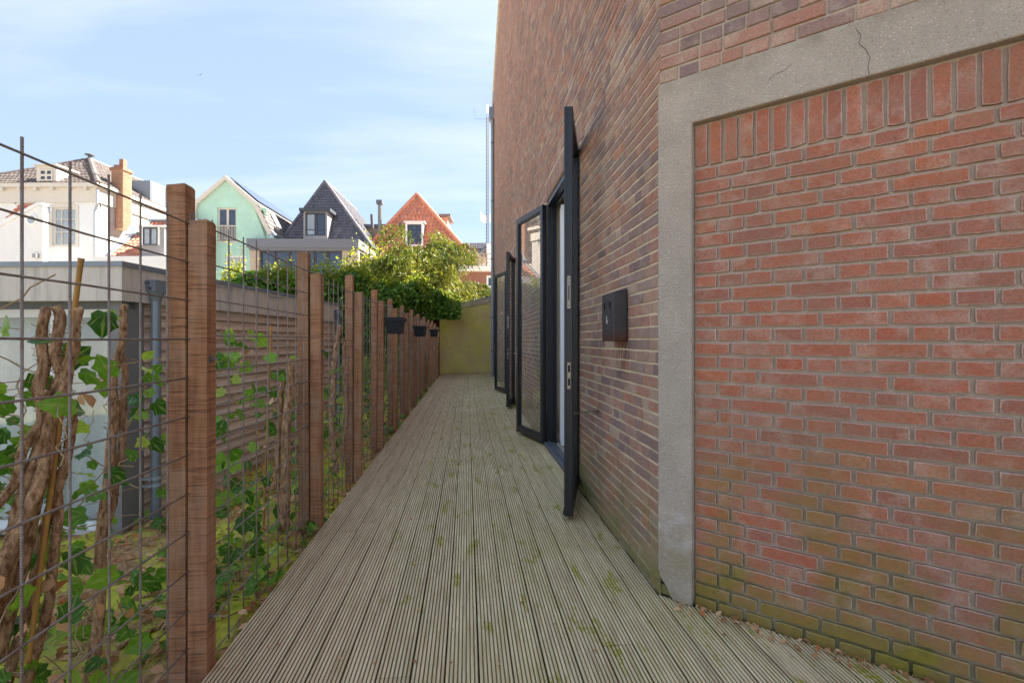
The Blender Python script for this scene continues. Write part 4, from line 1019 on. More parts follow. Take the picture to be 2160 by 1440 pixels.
    window(h3, h3.x(303), h3.x(334), h3.z(521), h3.z(485), -.06, 2, (), .05, .09, 'anthracite', 'far_pane_pale', parent=rf)
white_house()

def green_house():
    h = House('green_house', 478, 32, 'mint green rendered house with gambrel gable and white verge boards', rot=-0.055)
    P = h.p; L_ = 9.6
    out_ = [(404, 497), (414, 432), (478, 376), (542, 431), (574, 497)]
    f1 = (h.x(459), h.x(498), h.z(513), h.z(442)); f2 = (h.x(475), h.x(518), h.z(600), h.z(543)); f3 = (h.x(432), h.x(455), h.z(575), h.z(543))
    m = MB(); wall_holes(m, h.x(404), h.x(571), 0, h.z(512.9), [(f2[0], f2[1], f2[2], f2[3]), f3], 0, .14); wall_holes(m, h.x(413), h.x(560), h.z(512.9), h.z(441.9), [f1], 0, .16)
    m.add([P(404, 512.9), P(413, 512.9), P(413, 441.9)], [(0, 1, 2)]); m.add([P(560, 512.9), P(571, 512.9), P(566, 491), P(538, 436), P(535, 441.9), P(560, 441.9)], [(0, 1, 2, 3, 4, 5)])
    m.add([P(413, 441.9), P(535, 441.9), P(538, 436), P(478, 383), P(418, 436)], [(0, 1, 2, 3, 4)])
    h.part('gable_wall', m, 'green_wall')
    m = MB(); m.quad((h.x(571), 0, 0), (h.x(571), L_, 0), (h.x(571), L_, h.z(497)), (h.x(571), 0, h.z(497))); h.part('side_wall', m, 'green_wall')
    # verge boards
    m = MB(); inner = [(412, 500), (421, 437), (478, 385), (535, 437), (566, 500)]
    for (a, b), (c, d) in zip(zip(out_[:-1], out_[1:]), zip(inner[:-1], inner[1:])):
        m.prism([P(*a, -.22), P(*b, -.22), P(*d, -.22), P(*c, -.22)], (0, .2, 0))
    h.part('verge_board', m, 'beige_stone' if False else 'cream')
    # roof slopes
    def sl(a, b, mb, tl): 
        A, B = Vector(P(*a)), Vector(P(*b)); d = Vector((0, L_, 0)); A.y = B.y = -.2
        if tl: tiles(mb, A, A + d, B + d, B, .27, .36, .025)
        slab(mb, [A, A + d, B + d, B])
    m = MB(); sl(out_[4], out_[3], m, True); sl(out_[0], out_[1], m, False); sl(out_[3], out_[2], m, False); sl(out_[1], out_[2], m, False); rf = h.part('roof', m, 'tile_grey')
    A, B = Vector(P(*out_[3])), Vector(P(*out_[2])); n = (Vector((0, 1, 0)).cross(B - A)).normalized(); n = n if n.z > 0 else -n
    for i in range(6):
        m = MB(); y0 = .25 + i * 1.5; a0 = A.lerp(B, .06) + n * .06; b0 = A.lerp(B, .96) + n * .06; dy = Vector((0, y0, 0)); dz = Vector((0, 1.44, 0))
        m.prism([a0 + dy, b0 + dy, b0 + dy + dz, a0 + dy + dz], n * .05); h.part('solar_panel', m, 'solar', rf)
    C, D = Vector(P(*out_[4])), Vector(P(*out_[3])); n2 = (Vector((0, 1, 0)).cross(D - C)).normalized(); n2 = n2 if n2.z > 0 else -n2
    q = [C.lerp(D, .35) + Vector((0, 1.2, 0)), C.lerp(D, .35) + Vector((0, 1.9, 0)), C.lerp(D, .8) + Vector((0, 1.9, 0)), C.lerp(D, .8) + Vector((0, 1.2, 0))]
    m = MB(); m.prism([p + n2 * .07 for p in q], n2 * .08); h.part('skylight', m, 'zinc_pale', rf)
    for yy, fr in ((5.4, .5), (7.4, .9)):
        b = C.lerp(D, fr) + Vector((0, yy, 0)); m = MB(); m.tube([b, b + Vector((0, 0, .9))], .1, 8); m.tube([b + Vector((0, 0, .85)), b + Vector((0, 0, 1.05))], .15, 8); h.part('roof_pipe', m, 'zinc_dark', rf)
    m = MB(); e = Vector(P(574, 497)); m.tube([e + Vector((.05, -.2, 0)), e + Vector((.05, L_, 0))], .09, 8); m.tube([e + Vector((.02, -.1, -.05)), e + Vector((-.12, -.1, -.6)), e + Vector((-.12, -.1, -6))], .06, 8); h.part('gutter', m, 'zinc', rf)
    # french window with balustrade
    w1 = window(h, *f1, .1, 2, (), .1, .14, 'cream', 'far_pane', 'cream')
    m = MB(); zz = h.z(480)
    m.box(f1[0], f1[1], .0, .05, zz - .03, zz + .03); m.box(f1[0], f1[1], .0, .05, h.z(509), h.z(508))
    for i in range(13):
        x = f1[0] + (f1[1] - f1[0]) * (i + .5) / 13; m.box(x - .014, x + .014, .01, .04, h.z(508), zz - .03)
    h.part('balustrade', m, 'cream', w1)
    window(h, *f2, .08, 1, (.6,), .09, .09, 'white_paint', 'far_pane_pale', 'white_paint'); window(h, *f3, .08, 1, (), .08, .05, 'white_paint', 'far_pane_pale', 'white_paint')
    m = MB(); m.box(h.x(540), h.x(546), -.06, -.003, h.z(552), h.z(544)); h.part('wall_vent', m, 'white_paint')
    m = MB(); m.tube([(h.x(552), -.16, h.z(558)), (h.x(552), -.16, h.z(553))], [.12, .06], 8); m.box(h.x(551), h.x(553), -.16, -.003, h.z(553), h.z(552)); h.part('wall_lamp', m, 'anthracite')
green_house()

def dark_house():
    Z = 34.0
    h = House('dark_house', 688, Z, 'grey house with steep dark tiled pyramid-end roof and grey dormer', rot=-0.03)
    ez = h.z(524); xl, xr = h.x(586), h.x(783); run = 2.4; L_ = 10.5
    azz = EYE - GL + (722 - 388) * (Z + run) / F
    ap = (0.35 * 0 + (688 - 1080) * (Z + run) / F - (688 - 1080) * Z / F, run, azz); rd = (ap[0] + .0, L_, azz)
    A, B = (xl, 0, ez), (xr, 0, ez)
    m = MB(); tiles(m, A, B, ap, ap, .215, .245, .016); tiles(m, B, (xr, L_, ez), rd, ap, .235, .27, .018)
    slab(m, [A, B, ap]); slab(m, [B, (xr, L_, ez), rd, ap]); slab(m, [(xl, L_, ez), A, ap, rd]); rf = h.part('roof', m, 'tile_dark')
    m = MB(); ridge(m, A, ap, .14, .3); ridge(m, B, ap, .14, .3); ridge(m, ap, rd, .14, .3); h.part('ridge_tiles', m, 'tile_dark', rf)
    m = MB(); m.tube([(xr - 1.0, 4.2, ez + 2.2), (xr - 1.05, 4.2, ez + 3.3)], .12, 8); h.part('roof_pipe', m, 'tile_dark', rf)
    m = MB(); m.box(xl + .1, xr - .1, .1, L_, 0, ez - .05); h.part('wall', m, 'beige_stone')
    # zinc valley to the green house
    m = MB(); m.prism([(h.x(570), .2, h.z(524)), (h.x(594), .2, h.z(524)), (h.x(598), .2, h.z(503)), (h.x(572), .2, h.z(501))], (0, 6, 0)); h.part('zinc_gutter', m, 'zinc_pale', rf)
    # dormer
    x0, x1, z0, z1 = h.x(642), h.x(692), ez + .01, h.z(452)
    m = MB(); wall_holes(m, x0, x1, z0, z1, [(h.x(646), h.x(688), h.z(502), h.z(453.5))], -.12, .1); m.quad((x0, -.12, z0), (x0, 3.2, z0), (x0, 3.2, z1), (x0, -.12, z1)); m.quad((x1, -.12, z0), (x1, 3.2, z0), (x1, 3.2, z1), (x1, -.12, z1)); dm = h.part('dormer', m, 'grey_paint', rf)
    m = MB(); m.box(x0 - .22, x1 + .25, -.32, 3.2, z1, z1 + .22); h.part('dormer_roof', m, 'anthracite', rf)
    m = MB(); m.prism([(x1 + .01, -.1, z0), (x1 + .35, -.14, z0), (x1 + .2, 2.2, z1 - .1), (x1 + .01, 2.2, z1 - .1)], (0, -.02, .02)); h.part('lead_flashing', m, 'lead', rf)
    xm = h.x(667)
    window(h, h.x(646), xm, h.z(502), h.z(454), -.06, 1, (.27,), .09, .04, 'anthracite', 'far_pane_pale', parent=rf); window(h, xm + .02, h.x(688), h.z(502), h.z(454), -.08, 1, (.27,), .09, .04, 'anthracite', 'far_pane', parent=rf)
    # flat roofed extension with glass front
    m = MB(); m.box(h.x(562), h.x(778), -2.6, .0, h.z(541), h.z(524)); m.box(h.x(566), h.x(775), -2.5, 0, h.z(546), h.z(541)); ext = h.part('extension_fascia', m, 'grey_frame')
    for a, b in ((566, 583), (744, 775)): m = MB(); m.box(h.x(a), h.x(b), -2.4, -2.0, 0, h.z(546)); h.part('extension_pier', m, 'beige_stone')
    for a, b in ((584, 612), (613, 640), (641, 688), (689, 714), (715, 743)):
        m = MB(); x0, x1 = h.x(a), h.x(b); m.box(x0, x0 + .06, -2.2, -2.1, .1, h.z(546)); m.box(x1 - .06, x1, -2.2, -2.1, .1, h.z(546)); m.box(x0 + .06, x1 - .06, -2.2, -2.1, h.z(548), h.z(546)); w_ = h.part('glass_front', m, 'anthracite')
        g = MB(); g.quad((x0 + .06, -2.15, .1), (x1 - .06, -2.15, .1), (x1 - .06, -2.14, h.z(548)), (x0 + .06, -2.14, h.z(548)), random.random()); h.part('pane', g, 'far_pane', w_)
dark_house()

def orange_house():
    Z = 37.0
    h = House('orange_roofed_house', 880, Z, 'house with steep orange pantile hip and small white dormer window', rot=-0.01)
    ez = h.z(560); xl, xr = h.x(742), h.x(1008); run = 2.6; L_ = 9
    azz = EYE - GL + (722 - 414) * (Z + run) / F; apx = (880 - 1080) * (Z + run) / F - (880 - 1080) * Z / F
    ap = (apx, run, azz); rd = (apx, L_, azz); A, B = (xl, 0, ez), (xr, 0, ez)
    m = MB(); tiles(m, A, B, ap, ap, .31, .34, .06); slab(m, [A, B, ap]); slab(m, [B, (xr, L_, ez), rd, ap]); slab(m, [(xl, L_, ez), A, ap, rd]); tiles(m, B, (xr, L_, ez), rd, ap, .27, .33, .035); rf = h.part('roof', m, 'tile_orange')
    m = MB()
    for e in (A, B): m.tube([Vector(e), Vector(ap)], .16, 8)
    h.part('ridge_tiles', m, 'tile_orange', rf)
    m = MB(); m.box(xl + .1, xr - .1, .1, L_, 0, ez - .05); h.part('wall', m, 'brick_far')
    x0, x1, z0, z1 = h.x(852), h.x(890), h.z(520), h.z(470); y0 = .55
    k2 = (Z + y0) / F
    m = MB(); wall_holes(m, x0, x1, z0, z1, [(x0 + .14, x1 - .14, z0 + .12, z1 - .12)], y0, .12)
    h.part('dormer_front', m, 'white_paint', rf)
    for q in (x0, x1): m = MB(); m.quad((q, y0, z0), (q, 2.6, z0), (q, 2.6, z1), (q, y0, z1)); h.part('dormer_cheek', m, 'zinc_pale', rf)
    m = MB(); m.box(x0 - .1, x1 + .12, y0 - .12, 3.0, z1, z1 + .1); h.part('dormer_roof', m, 'white_paint', rf)
    window(h, x0 + .14, x1 - .14, z0 + .12, z1 - .12, y0 + .05, 3, (.25, .5, .75), .07, .045, 'anthracite', 'far_pane', parent=rf)
    m = MB(); m.box(h.x(836), h.x(841), .9, 1.2, h.z(474), h.z(467)); m.box(h.x(918), h.x(923), .5, .8, h.z(497), h.z(491)); h.part('roof_vent', m, 'zinc_dark', rf)
    # flat blocks left and right behind the roof
    b = House('rendered_chimney_block', 937, 41, 'beige rendered block with flat slab top behind the orange roof', 'chimney', group=None)
    m = MB(); m.box(b.x(920), b.x(944), 0, 2, 0, b.z(462)); b.part('block', m, 'beige_stone'); m = MB(); m.box(b.x(916), b.x(951), -.3, 2.3, b.z(462), b.z(457)); b.part('slab', m, 'zinc_dark')
    b = House('flat_roofed_annex', 797, 40, 'beige flat roofed block between the dark roof and the orange roof', 'building', group=None)
    m = MB(); m.box(b.x(762), b.x(840), 0, 4, 0, b.z(484)); b.part('block', m, 'beige_stone'); m = MB(); m.box(b.x(758), b.x(842), -.2, 4, b.z(484), b.z(478)); b.part('roof_edge', m, 'zinc_dark')
    b = House('steel_flue', 801, 38, 'tall stainless steel flue pipe with square cap beside the orange roof', 'flue', group=None)
    m = MB(); m.tube([(0, 0, b.z(520)), (0, 0, b.z(434))], .14, 12); b.part('pipe', m, 'steel'); m = MB(); m.box(-.22, .22, -.22, .22, b.z(435), b.z(427)); m.box(-.05, .05, -.225, -.2, b.z(434), b.z(428)); b.part('cap', m, 'zinc_dark')
    m = MB(); m.box(-.3, .3, -.3, .3, 0, b.z(520)); b.part('plinth', m, 'beige_stone')
orange_house()

def balcony_house():
    h = House('balcony_house', 1005, 36, 'brick house with white cornice and wooden balcony railing beside the tall wall', rot=0.0)
    x0, x1 = h.x(950), h.x(1060)
    wn = (h.x(1026), h.x(1046), h.z(628), h.z(585))
    m = MB(); wall_holes(m, x0, x1, 0, h.z(577), [wn], 0, .12); h.part('wall', m, 'brick_far')
    window(h, *wn, .05, 1, (.45,), .14, .16, 'white_paint', 'far_pane', 'white_paint')
    m = MB(); m.box(x0, x1, -.25, 6, h.z(576), h.z(566)); h.part('cornice', m, 'white_paint')
    m = MB()
    for i in range(22): m.box(x0 + .1 + i * .17, x0 + .2 + i * .17, -.2, 0, h.z(566), h.z(562.5))
    h.part('dentils', m, 'cream')
    for zz in (540, 550, 558):
        m = MB(); m.box(x0, x1, -.12, -.06, h.z(zz) - .03, h.z(zz) + .03); h.part('railing_bar', m, 'beige_stone')
    for i in range(7):
        m = MB(); x = x0 + .2 + i * .62; m.box(x - .04, x + .04, -.1, -.05, h.z(564), h.z(539)); h.part('railing_post', m, 'beige_stone')
    for i in range(3):
        m = MB(); x = h.x(1004 + i * 8); m.prism([(x - .11, .3, h.z(562)), (x + .11, .3, h.z(562)), (x + .13, .3, h.z(545)), (x + .05, .3, h.z(541)), (x - .05, .3, h.z(541)), (x - .13, .3, h.z(545))], (0, .2, 0)); h.part('baluster_stone', m, 'beige_stone')
    m = MB(); m.box(x0 - .5, x1, 2.5, 6, h.z(562), h.z(517)); h.part('upper_wall', m, 'grey_paint')
    m = MB(); m.box(h.x(1024), h.x(1034), 1.6, 3, h.z(562), h.z(508)); h.part('white_pier', m, 'white_paint'); m = MB(); m.box(h.x(1032), h.x(1050), 1.7, 3, h.z(562), h.z(508)); h.part('brick_pier', m, 'brick_far')
    m = MB(); m.box(x0 - .6, x1, 2.3, 6.5, h.z(516), h.z(503)); zr = h.part('zinc_roof', m, 'zinc')
    for i in range(17):
        m = MB(); x = x0 - .5 + i * .28; m.box(x - .02, x + .02, 2.27, 2.3, h.z(516), h.z(503)); h.part('standing_seam', m, 'zinc_pale', zr)
    m = MB(); m.box(h.x(985), h.x(1003), 2.42, 2.5, h.z(535), h.z(524)); h.part('window', m, 'white_paint'); m = MB(); m.box(h.x(987), h.x(1001), 2.40, 2.43, h.z(534), h.z(526)); h.part('shutter', m, 'far_pane')
    # weather parasol, folded
    m = MB(); a = Vector((h.x(1008), 1.2, h.z(532))); b = Vector((h.x(1024), 1.2, h.z(518))); m.tube([a, a.lerp(b, .5), b], [.16, .13, .08], 10); o = h.part('folded_awning', m, 'zinc_dark')
balcony_house()

def mast():
    t = thing('antenna_mast', cw((1028 - 1080) * 70 / F, 70, GL), 'thin lattice telecom mast with white panel antennas', 'mast'); T = WM[t]; k = 70 / F
    z = lambda py: EYE - GL + (722 - py) * k
    m = MB(); r = .2
    legs = [(r * math.cos(a), r * math.sin(a)) for a in (.3, 2.4, 4.5)]
    for x, y in legs: m.tube([(x, y, 0), (x * .8, y * .8, z(250))], .05, 6)
    zz = 0.0; i = 0
    while zz < z(252):
        for j in range(3):
            a, b = legs[j], legs[(j + 1) % 3]; m.tube([(a[0], a[1], zz), (b[0], b[1], zz + .5)], .014, 4, cap=False)
        zz += .5
    m.build('lattice', M['zinc_dark'], t, T)
    m = MB(); m.tube([(0, 0, z(252)), (0, 0, z(217))], .04, 6); m.build('pole', M['zinc_dark'], t, T)
    m = MB(); m.tube([(0, 0, z(243)), (0, 0, z(225))], .13, 8); m.build('antenna', M['white_paint'], t, T)
    m = MB(); m.tube([(.3, 0, z(256)), (-1.8, 0, z(256)), (-1.8, 0, z(232))], .022, 5); m.build('side_arm', M['zinc_dark'], t, T)
    for px_, a, b in ((1018, 452, 470), (1023, 458, 474), (1027, 460, 474), (1037, 455, 472)):
        m = MB(); x = (px_ - 1031) * k; m.box(x - .13, x + .13, -.3, -.1, z(b), z(a)); m.box(x, 0.02, -.1, -.06, z((a + b) / 2), z((a + b) / 2) + .06) if x < 0 else None; m.build('panel_antenna', M['white_paint'], t, T)
mast()

def bird():
    c = at(424, 162, 22)
    m = MB(); s = .16
    R_ = Matrix.Translation(c) @ Matrix.Rotation(-YAW, 4, 'Z') @ Matrix.Rotation(R(-25), 4, 'Y') @ Matrix.Rotation(R(35), 4, 'X')
    body = [(0, -.55, .0), (0, -.3, 0), (0, .1, 0), (0, .5, 0)]; m.tube([(x * s, y * s, z * s) for x, y, z in body], [.02 * s, .13 * s, .14 * s, .04 * s], 8)
    for sg in (-1, 1):
        q = [(.08, -.25, 0), (.5, -.42, .16), (1.15, .15, .1), (.5, -.1, .12), (.08, .12, 0)]
        m.prism([(sg * x * s, y * s, z * s) for x, y, z in q], (0, 0, .02 * s)); m.prism([(sg * .02 * s, .4 * s, 0), (sg * .05 * s, .45 * s, 0), (sg * .26 * s, 1.0 * s, 0), (sg * .04 * s, .62 * s, 0)], (0, 0, .015 * s))
    o = m.build('bird', M['anthracite'], None, R_); tag(o, 'small dark swallow gliding with spread wings in the sky', 'bird')
bird()

# ------------------------------------------------------------------ plants
SH = {'oval': [(0, -.5), (.27, -.18), (.25, .15), (0, .5), (-.25, .15), (-.27, -.18)],
      'narrow': [(0, -.5), (.10, -.1), (0, .5), (-.10, -.1)],
      'ivy': [(0, -.40), (.2, -.47), (.37, -.32), (.34, -.12), (.47, .06), (.30, .17), (.17, .36), (0, .54), (-.17, .36), (-.30, .17), (-.47, .06), (-.34, -.12), (-.37, -.32), (-.2, -.47)],
      'blade': [(-.03, -.5), (.03, -.5), (0, .5)]}
def norm(a): return a / np.maximum(np.linalg.norm(a, axis=-1, keepdims=True), 1e-9)
def leaves(name, P, mat, size, shape='oval', N=None, T=None, parent=None, rnd=None, fold=0.18, kind=None, nj=0.6, fan=False):
    """one mesh of leaf-sized faces: P positions, N leaf normals, T long axis"""
    P = np.asarray(P, float); n = len(P); sh = np.array(SH[shape]); k = len(sh)
    size = np.broadcast_to(np.asarray(size, float), (n,)) * rng.uniform(.65, 1.3, n)
    N_ = rng.normal(size=(n, 3)) if N is None else np.asarray(N, float) + rng.normal(size=(n, 3)) * nj
    N_ = norm(N_); T_ = rng.normal(size=(n, 3)) if T is None else np.asarray(T, float)
    T_ = norm(T_ - (T_ * N_).sum(-1, keepdims=True) * N_); B_ = np.cross(N_, T_)
    V = P[:, None, :] + size[:, None, None] * (sh[None, :, 0, None] * B_[:, None, :] + sh[None, :, 1, None] * T_[:, None, :] + fold * (np.abs(sh[None, :, 0, None]) - .4 * sh[None, :, 1, None] ** 2) * N_[:, None, :])
    if fan:     # leaf blade as a fan round a raised centre, edges curling
        ctr = P + N_ * (size * rng.uniform(-.02, .10, n))[:, None]
        curl = rng.normal(size=(n, k)) * .05 + rng.normal(size=(n, 1)) * .06
        V = V + (curl * size[:, None])[:, :, None] * N_[:, None, :]
        VV = np.concatenate([V, ctr[:, None, :]], 1); kk = k + 1
        me = bpy.data.meshes.new(name); me.vertices.add(n * kk); me.vertices.foreach_set('co', VV.reshape(-1))
        i0 = np.arange(k); tri = np.stack([i0, (i0 + 1) % k, np.full(k, k)], -1)
        idx = (np.arange(n)[:, None, None] * kk + tri[None]).reshape(-1).astype(np.int32); nf = n * k
        me.loops.add(nf * 3); me.loops.foreach_set('vertex_index', idx); me.polygons.add(nf)
        me.polygons.foreach_set('loop_start', np.arange(0, nf * 3, 3, dtype=np.int32)); me.polygons.foreach_set('loop_total', np.full(nf, 3, dtype=np.int32))
        a = me.attributes.new('rnd', 'FLOAT', 'FACE'); a.data.foreach_set('value', np.repeat(rng.random(n) if rnd is None else np.asarray(rnd), k).astype(np.float32) * .98)
        uv = me.uv_layers.new(name='leaf'); sh2 = np.concatenate([sh, [[0, 0]]]); uv.data.foreach_set('uv', np.tile(sh2[tri].reshape(-1), n).astype(np.float32))
        me.polygons.foreach_set('use_smooth', [True] * nf)
        me.materials.append(M[mat]); me.update(calc_edges=True); me.validate()
        o = place(bpy.data.objects.new(name, me), parent)
        if kind: o['kind'] = kind
        return o
    me = bpy.data.meshes.new(name); me.vertices.add(n * k); me.vertices.foreach_set('co', V.reshape(-1))
    me.loops.add(n * k); me.loops.foreach_set('vertex_index', np.arange(n * k, dtype=np.int32))
    me.polygons.add(n); me.polygons.foreach_set('loop_start', np.arange(0, n * k, k, dtype=np.int32)); me.polygons.foreach_set('loop_total', np.full(n, k, dtype=np.int32))
    a = me.attributes.new('rnd', 'FLOAT', 'FACE'); a.data.foreach_set('value', (rng.random(n) if rnd is None else np.asarray(rnd)).astype(np.float32) * .98)
    me.materials.append(M[mat]); me.update(calc_edges=True); me.validate()
    o = place(bpy.data.objects.new(name, me), parent)
    if kind: o['kind'] = kind
    return o
def noise3(p, f):
    x, y, z = p[..., 0] * f, p[..., 1] * f, p[..., 2] * f
    return (np.sin(x * 1.7 + 1.3 * np.sin(y * 1.1)) + np.sin(y * 2.1 + 1.1 * np.sin(z * 1.7 + x)) + np.sin(z * 1.9 + 1.7 * np.sin(x * 1.3 + y * .7))) / 3

def wander(a, b, n=10, amp=0.03):
    a, b = Vector(a), Vector(b); out_ = []; off = Vector((0, 0, 0))
    for i in range(n):
        q = i / (n - 1); off = off * .75 + Vector((random.uniform(-1, 1), random.uniform(-1, 1), random.uniform(-.3, .3))) * amp * .5
        out_.append(a.lerp(b, q) + (off if 0 < i < n - 1 else Vector((0, 0, 0))))
    return out_

def hedge():     # ivy-covered garden wall behind the shed
    a, b, c = cw(-8.2, 13.6), cw(-5.2, 16.8), cw(-2.05, 19.3)
    t = thing('ivy_hedge', (b.x, b.y, GL), 'tall dark ivy hedge covering the garden wall behind the shed', 'hedge')
    path = [cw(-8.1, 13.9), b, cw(-2.95, 19.0), c]
    m = MB()
    for p, q in zip(path[:-2], path[1:-1]):
        d = (q - p).normalized(); nrm = Vector((d.y, -d.x, 0)); top = 2.3
        m.prism([Vector((p.x, p.y, -.4)), Vector((q.x, q.y, -.4)), Vector((q.x, q.y, top)), Vector((p.x, p.y, top))], -nrm * .3)
    m.build('garden_wall', M['brush'], t)
    ln = [(q - p).length for p, q in zip(path[:-1], path[1:])]; tot = sum(ln)
    n = 30000; s = rng.random(n) * tot; P = np.zeros((n, 3)); D = np.zeros((n, 3)); acc = 0
    for (p, q), l in zip(zip(path[:-1], path[1:]), ln):
        k = (s >= acc) & (s < acc + l); f = (s[k] - acc) / l
        P[k] = np.array(p) + f[:, None] * (np.array(q) - np.array(p)); D[k] = np.array((q - p).normalized()); acc += l
    nr = np.stack([D[:, 1], -D[:, 0], 0 * s], -1)
    top = np.interp(s / tot, [0, .2, .5, .8, 1], [2.7, 2.9, 3.35, 3.05, 2.5]) + .14 * np.sin(s * .9 + .4) + .12 * np.sin(s * 2.3)
    th = rng.random(n); crown = rng.random(n) < .42
    z = np.where(crown, top, -.35 + (top + .35) * th ** .85)
    out_ = .18 + .28 * (np.sin(s * 1.7) * .5 + .5) + .22 * (z / 3.0)
    P2 = P + nr * out_[:, None]; P2[:, 2] = z
    ang = rng.random(n) * math.pi
    r = rng.uniform(.35, .75, n)
    P2[crown] = (P + nr * (.15 + np.cos(ang) * r)[:, None])[crown]; P2[crown, 2] = (top - .45 + np.sin(ang) * r * .95)[crown]
    P2 += rng.normal(size=(n, 3)) * .06; P2 += (noise3(P2, 2.6) * .16)[:, None] * nr; P2[:, 2] += noise3(P2, 3.4) * .12 * crown
    N_ = np.where(crown[:, None], nr * np.cos(ang)[:, None] + np.array([0, 0, 1]) * np.sin(ang)[:, None], nr + np.array([0, 0, .35]))
    keep = ~((P2[:, 0] > -1.35) & (P2[:, 2] < 2.1)) & (P2[:, 0] < -.25)
    leaves('ivy_leaves', P2[keep], 'ivy', .105, 'ivy', N_[keep], parent=t, kind='stuff')
    # lighter climber growing over its top
    t2 = thing('climbing_vine', (b.x, b.y, 2.6), 'yellow-green climbing vine with loose shoots over the top of the ivy', 'vine')
    n = 15000; s = rng.random(n) * tot; acc = 0
    for (p, q), l in zip(zip(path[:-1], path[1:]), ln):
        k = (s >= acc) & (s < acc + l); f = (s[k] - acc) / l
        P[:n][k] = np.array(p) + f[:, None] * (np.array(q) - np.array(p)); D[:n][k] = np.array((q - p).normalized()); acc += l
    nr = np.stack([D[:n, 1], -D[:n, 0], 0 * s], -1); top = np.interp(s / tot, [0, .2, .5, .8, 1], [2.75, 2.95, 3.4, 3.05, 2.4]) + .14 * np.sin(s * .9 + .4) + .12 * np.sin(s * 2.3)
    ang = rng.random(n) * math.pi * .85; r = .55 + .35 * rng.random(n) ** 2 + .15 * np.sin(s * 5.1)
    P3 = P[:n] + nr * (.1 + np.cos(ang) * r * .8)[:, None]; P3[:, 2] = top - .4 + np.sin(ang) * r
    P3 += rng.normal(size=(n, 3)) * .05; ok = (noise3(P3, 1.9) > -.25) & (P3[:, 0] < -.35)
    leaves('vine_leaves', P3[ok], 'lime', .085, 'oval', parent=t2, kind='stuff')
    pts = []; m = MB()
    for i in range(60):
        k = rng.integers(0, len(P3)); p = Vector(P3[k]); e = p + Vector((random.uniform(-.25, .25), random.uniform(-.2, .1), random.uniform(.2, .65)))
        w_ = wander(p, e, 6, .05); m.tube(w_, [.006] * 5 + [.003], 4, cap=False)
        for j in range(12): pts.append(np.array(w_[min(5, j // 2)]) + rng.normal(size=3) * .05)
    m.build('shoots', M['straw'], t2)['kind'] = 'stuff'
    leaves('shoot_leaves', pts, 'lime', .09, 'oval', parent=t2, kind='stuff')
hedge()

def weeping_tree():
    base = cw(-4.15, 23.0); t = thing('weeping_tree', (base.x, base.y, GL), 'broad weeping tree with fine drooping foliage behind the mossy wall', 'tree')
    m = MB(); o = Vector((base.x + .9, base.y, GL)); fork = o + Vector((-.1, 0, 3.0))
    m.tube(wander(o, fork, 7, .12), [.3, .27, .24, .22, .2, .19, .2], 10); m.build('trunk', M['bark_dark'], t, smooth=True)
    cx, cz = base.x, 4.05; RX, RY, RZ = 3.05, 2.5, 2.05
    cl = []; rnds = []
    m = MB()
    for i in range(78):
        while True:
            d = np.array([rng.uniform(-1, 1), rng.uniform(-1, 1), rng.uniform(-.65, 1)])
            if .3 < np.linalg.norm(d) < 1: break
        d = d / np.linalg.norm(d) * rng.uniform(.62, 1.0)
        sk = 1 + .18 * math.sin(d[0] * 7 + d[1] * 5)
        c = np.array([cx + d[0] * RX * sk, base.y + d[1] * RY, cz + d[2] * RZ * sk - .28 * abs(d[0]) ** 2 * 1.5]); cl.append(c); 
        if i % 3 == 0: m.tube(wander(fork, c, 8, .28), [.11, .09, .075, .06, .05, .04, .03, .02], 6, cap=False)
    m.build('branches', M['bark_dark'], t, smooth=True)
    P = []; T = []; rr = []
    for i, c in enumerate(cl):
        hue = rng.random() ** 1.4; R0 = rng.uniform(.5, .85)
        for s_ in range(38):
            d = norm(rng.normal(size=3)); st = c + d * R0 * np.array([1, 1, .6]) * rng.random() ** .4
            outw = np.array([st[0] - cx, st[1] - base.y, 0]); outw = outw / max(np.linalg.norm(outw), .3)
            L_ = rng.uniform(.45, 1.0); k = rng.integers(15, 24)
            q = np.linspace(0, 1, k)[:, None]
            arc = st + outw * (.45 * q) * L_ + np.array([0, 0, 1]) * (.18 * q - .75 * q ** 2) * L_
            P.append(arc + rng.normal(size=(k, 3)) * .035); T.append(np.repeat((outw * .6 + np.array([0, 0, -1.0]))[None], k, 0) + rng.normal(size=(k, 3)) * .45); rr.append(np.clip(hue * .75 + rng.normal(size=k) * .12 + .1, 0, .99))
    leaves('crown', np.concatenate(P), 'tree_leaf', .19, 'narrow', None, np.concatenate(T), t, np.concatenate(rr), kind=None)
    # yellowing neighbour on its left
    b2 = cw(-6.1, 21.5); t2 = thing('yellow_shrub', (b2.x, b2.y, GL), 'tall loose shrub with yellowing leaves beside the weeping tree', 'shrub')
    m = MB(); tips = []
    for i in range(9):
        e = Vector((b2.x + random.uniform(-1.2, 1.1), b2.y + random.uniform(-.8, .8), 4.0 + random.uniform(-.6, 1.35))); w_ = wander((b2.x + random.uniform(-.2, .2), b2.y, GL), e, 9, .3); m.tube(w_, np.linspace(.05, .012, 9).tolist(), 6, cap=False); tips += w_[4:]
    m.build('stems', M['bark'], t2, smooth=True); P = np.concatenate([np.array(p) + rng.normal(size=(95, 3)) * np.array([.34, .3, .3]) for p in tips])
    leaves('foliage', P, 'lime', .12, 'oval', parent=t2)
weeping_tree()

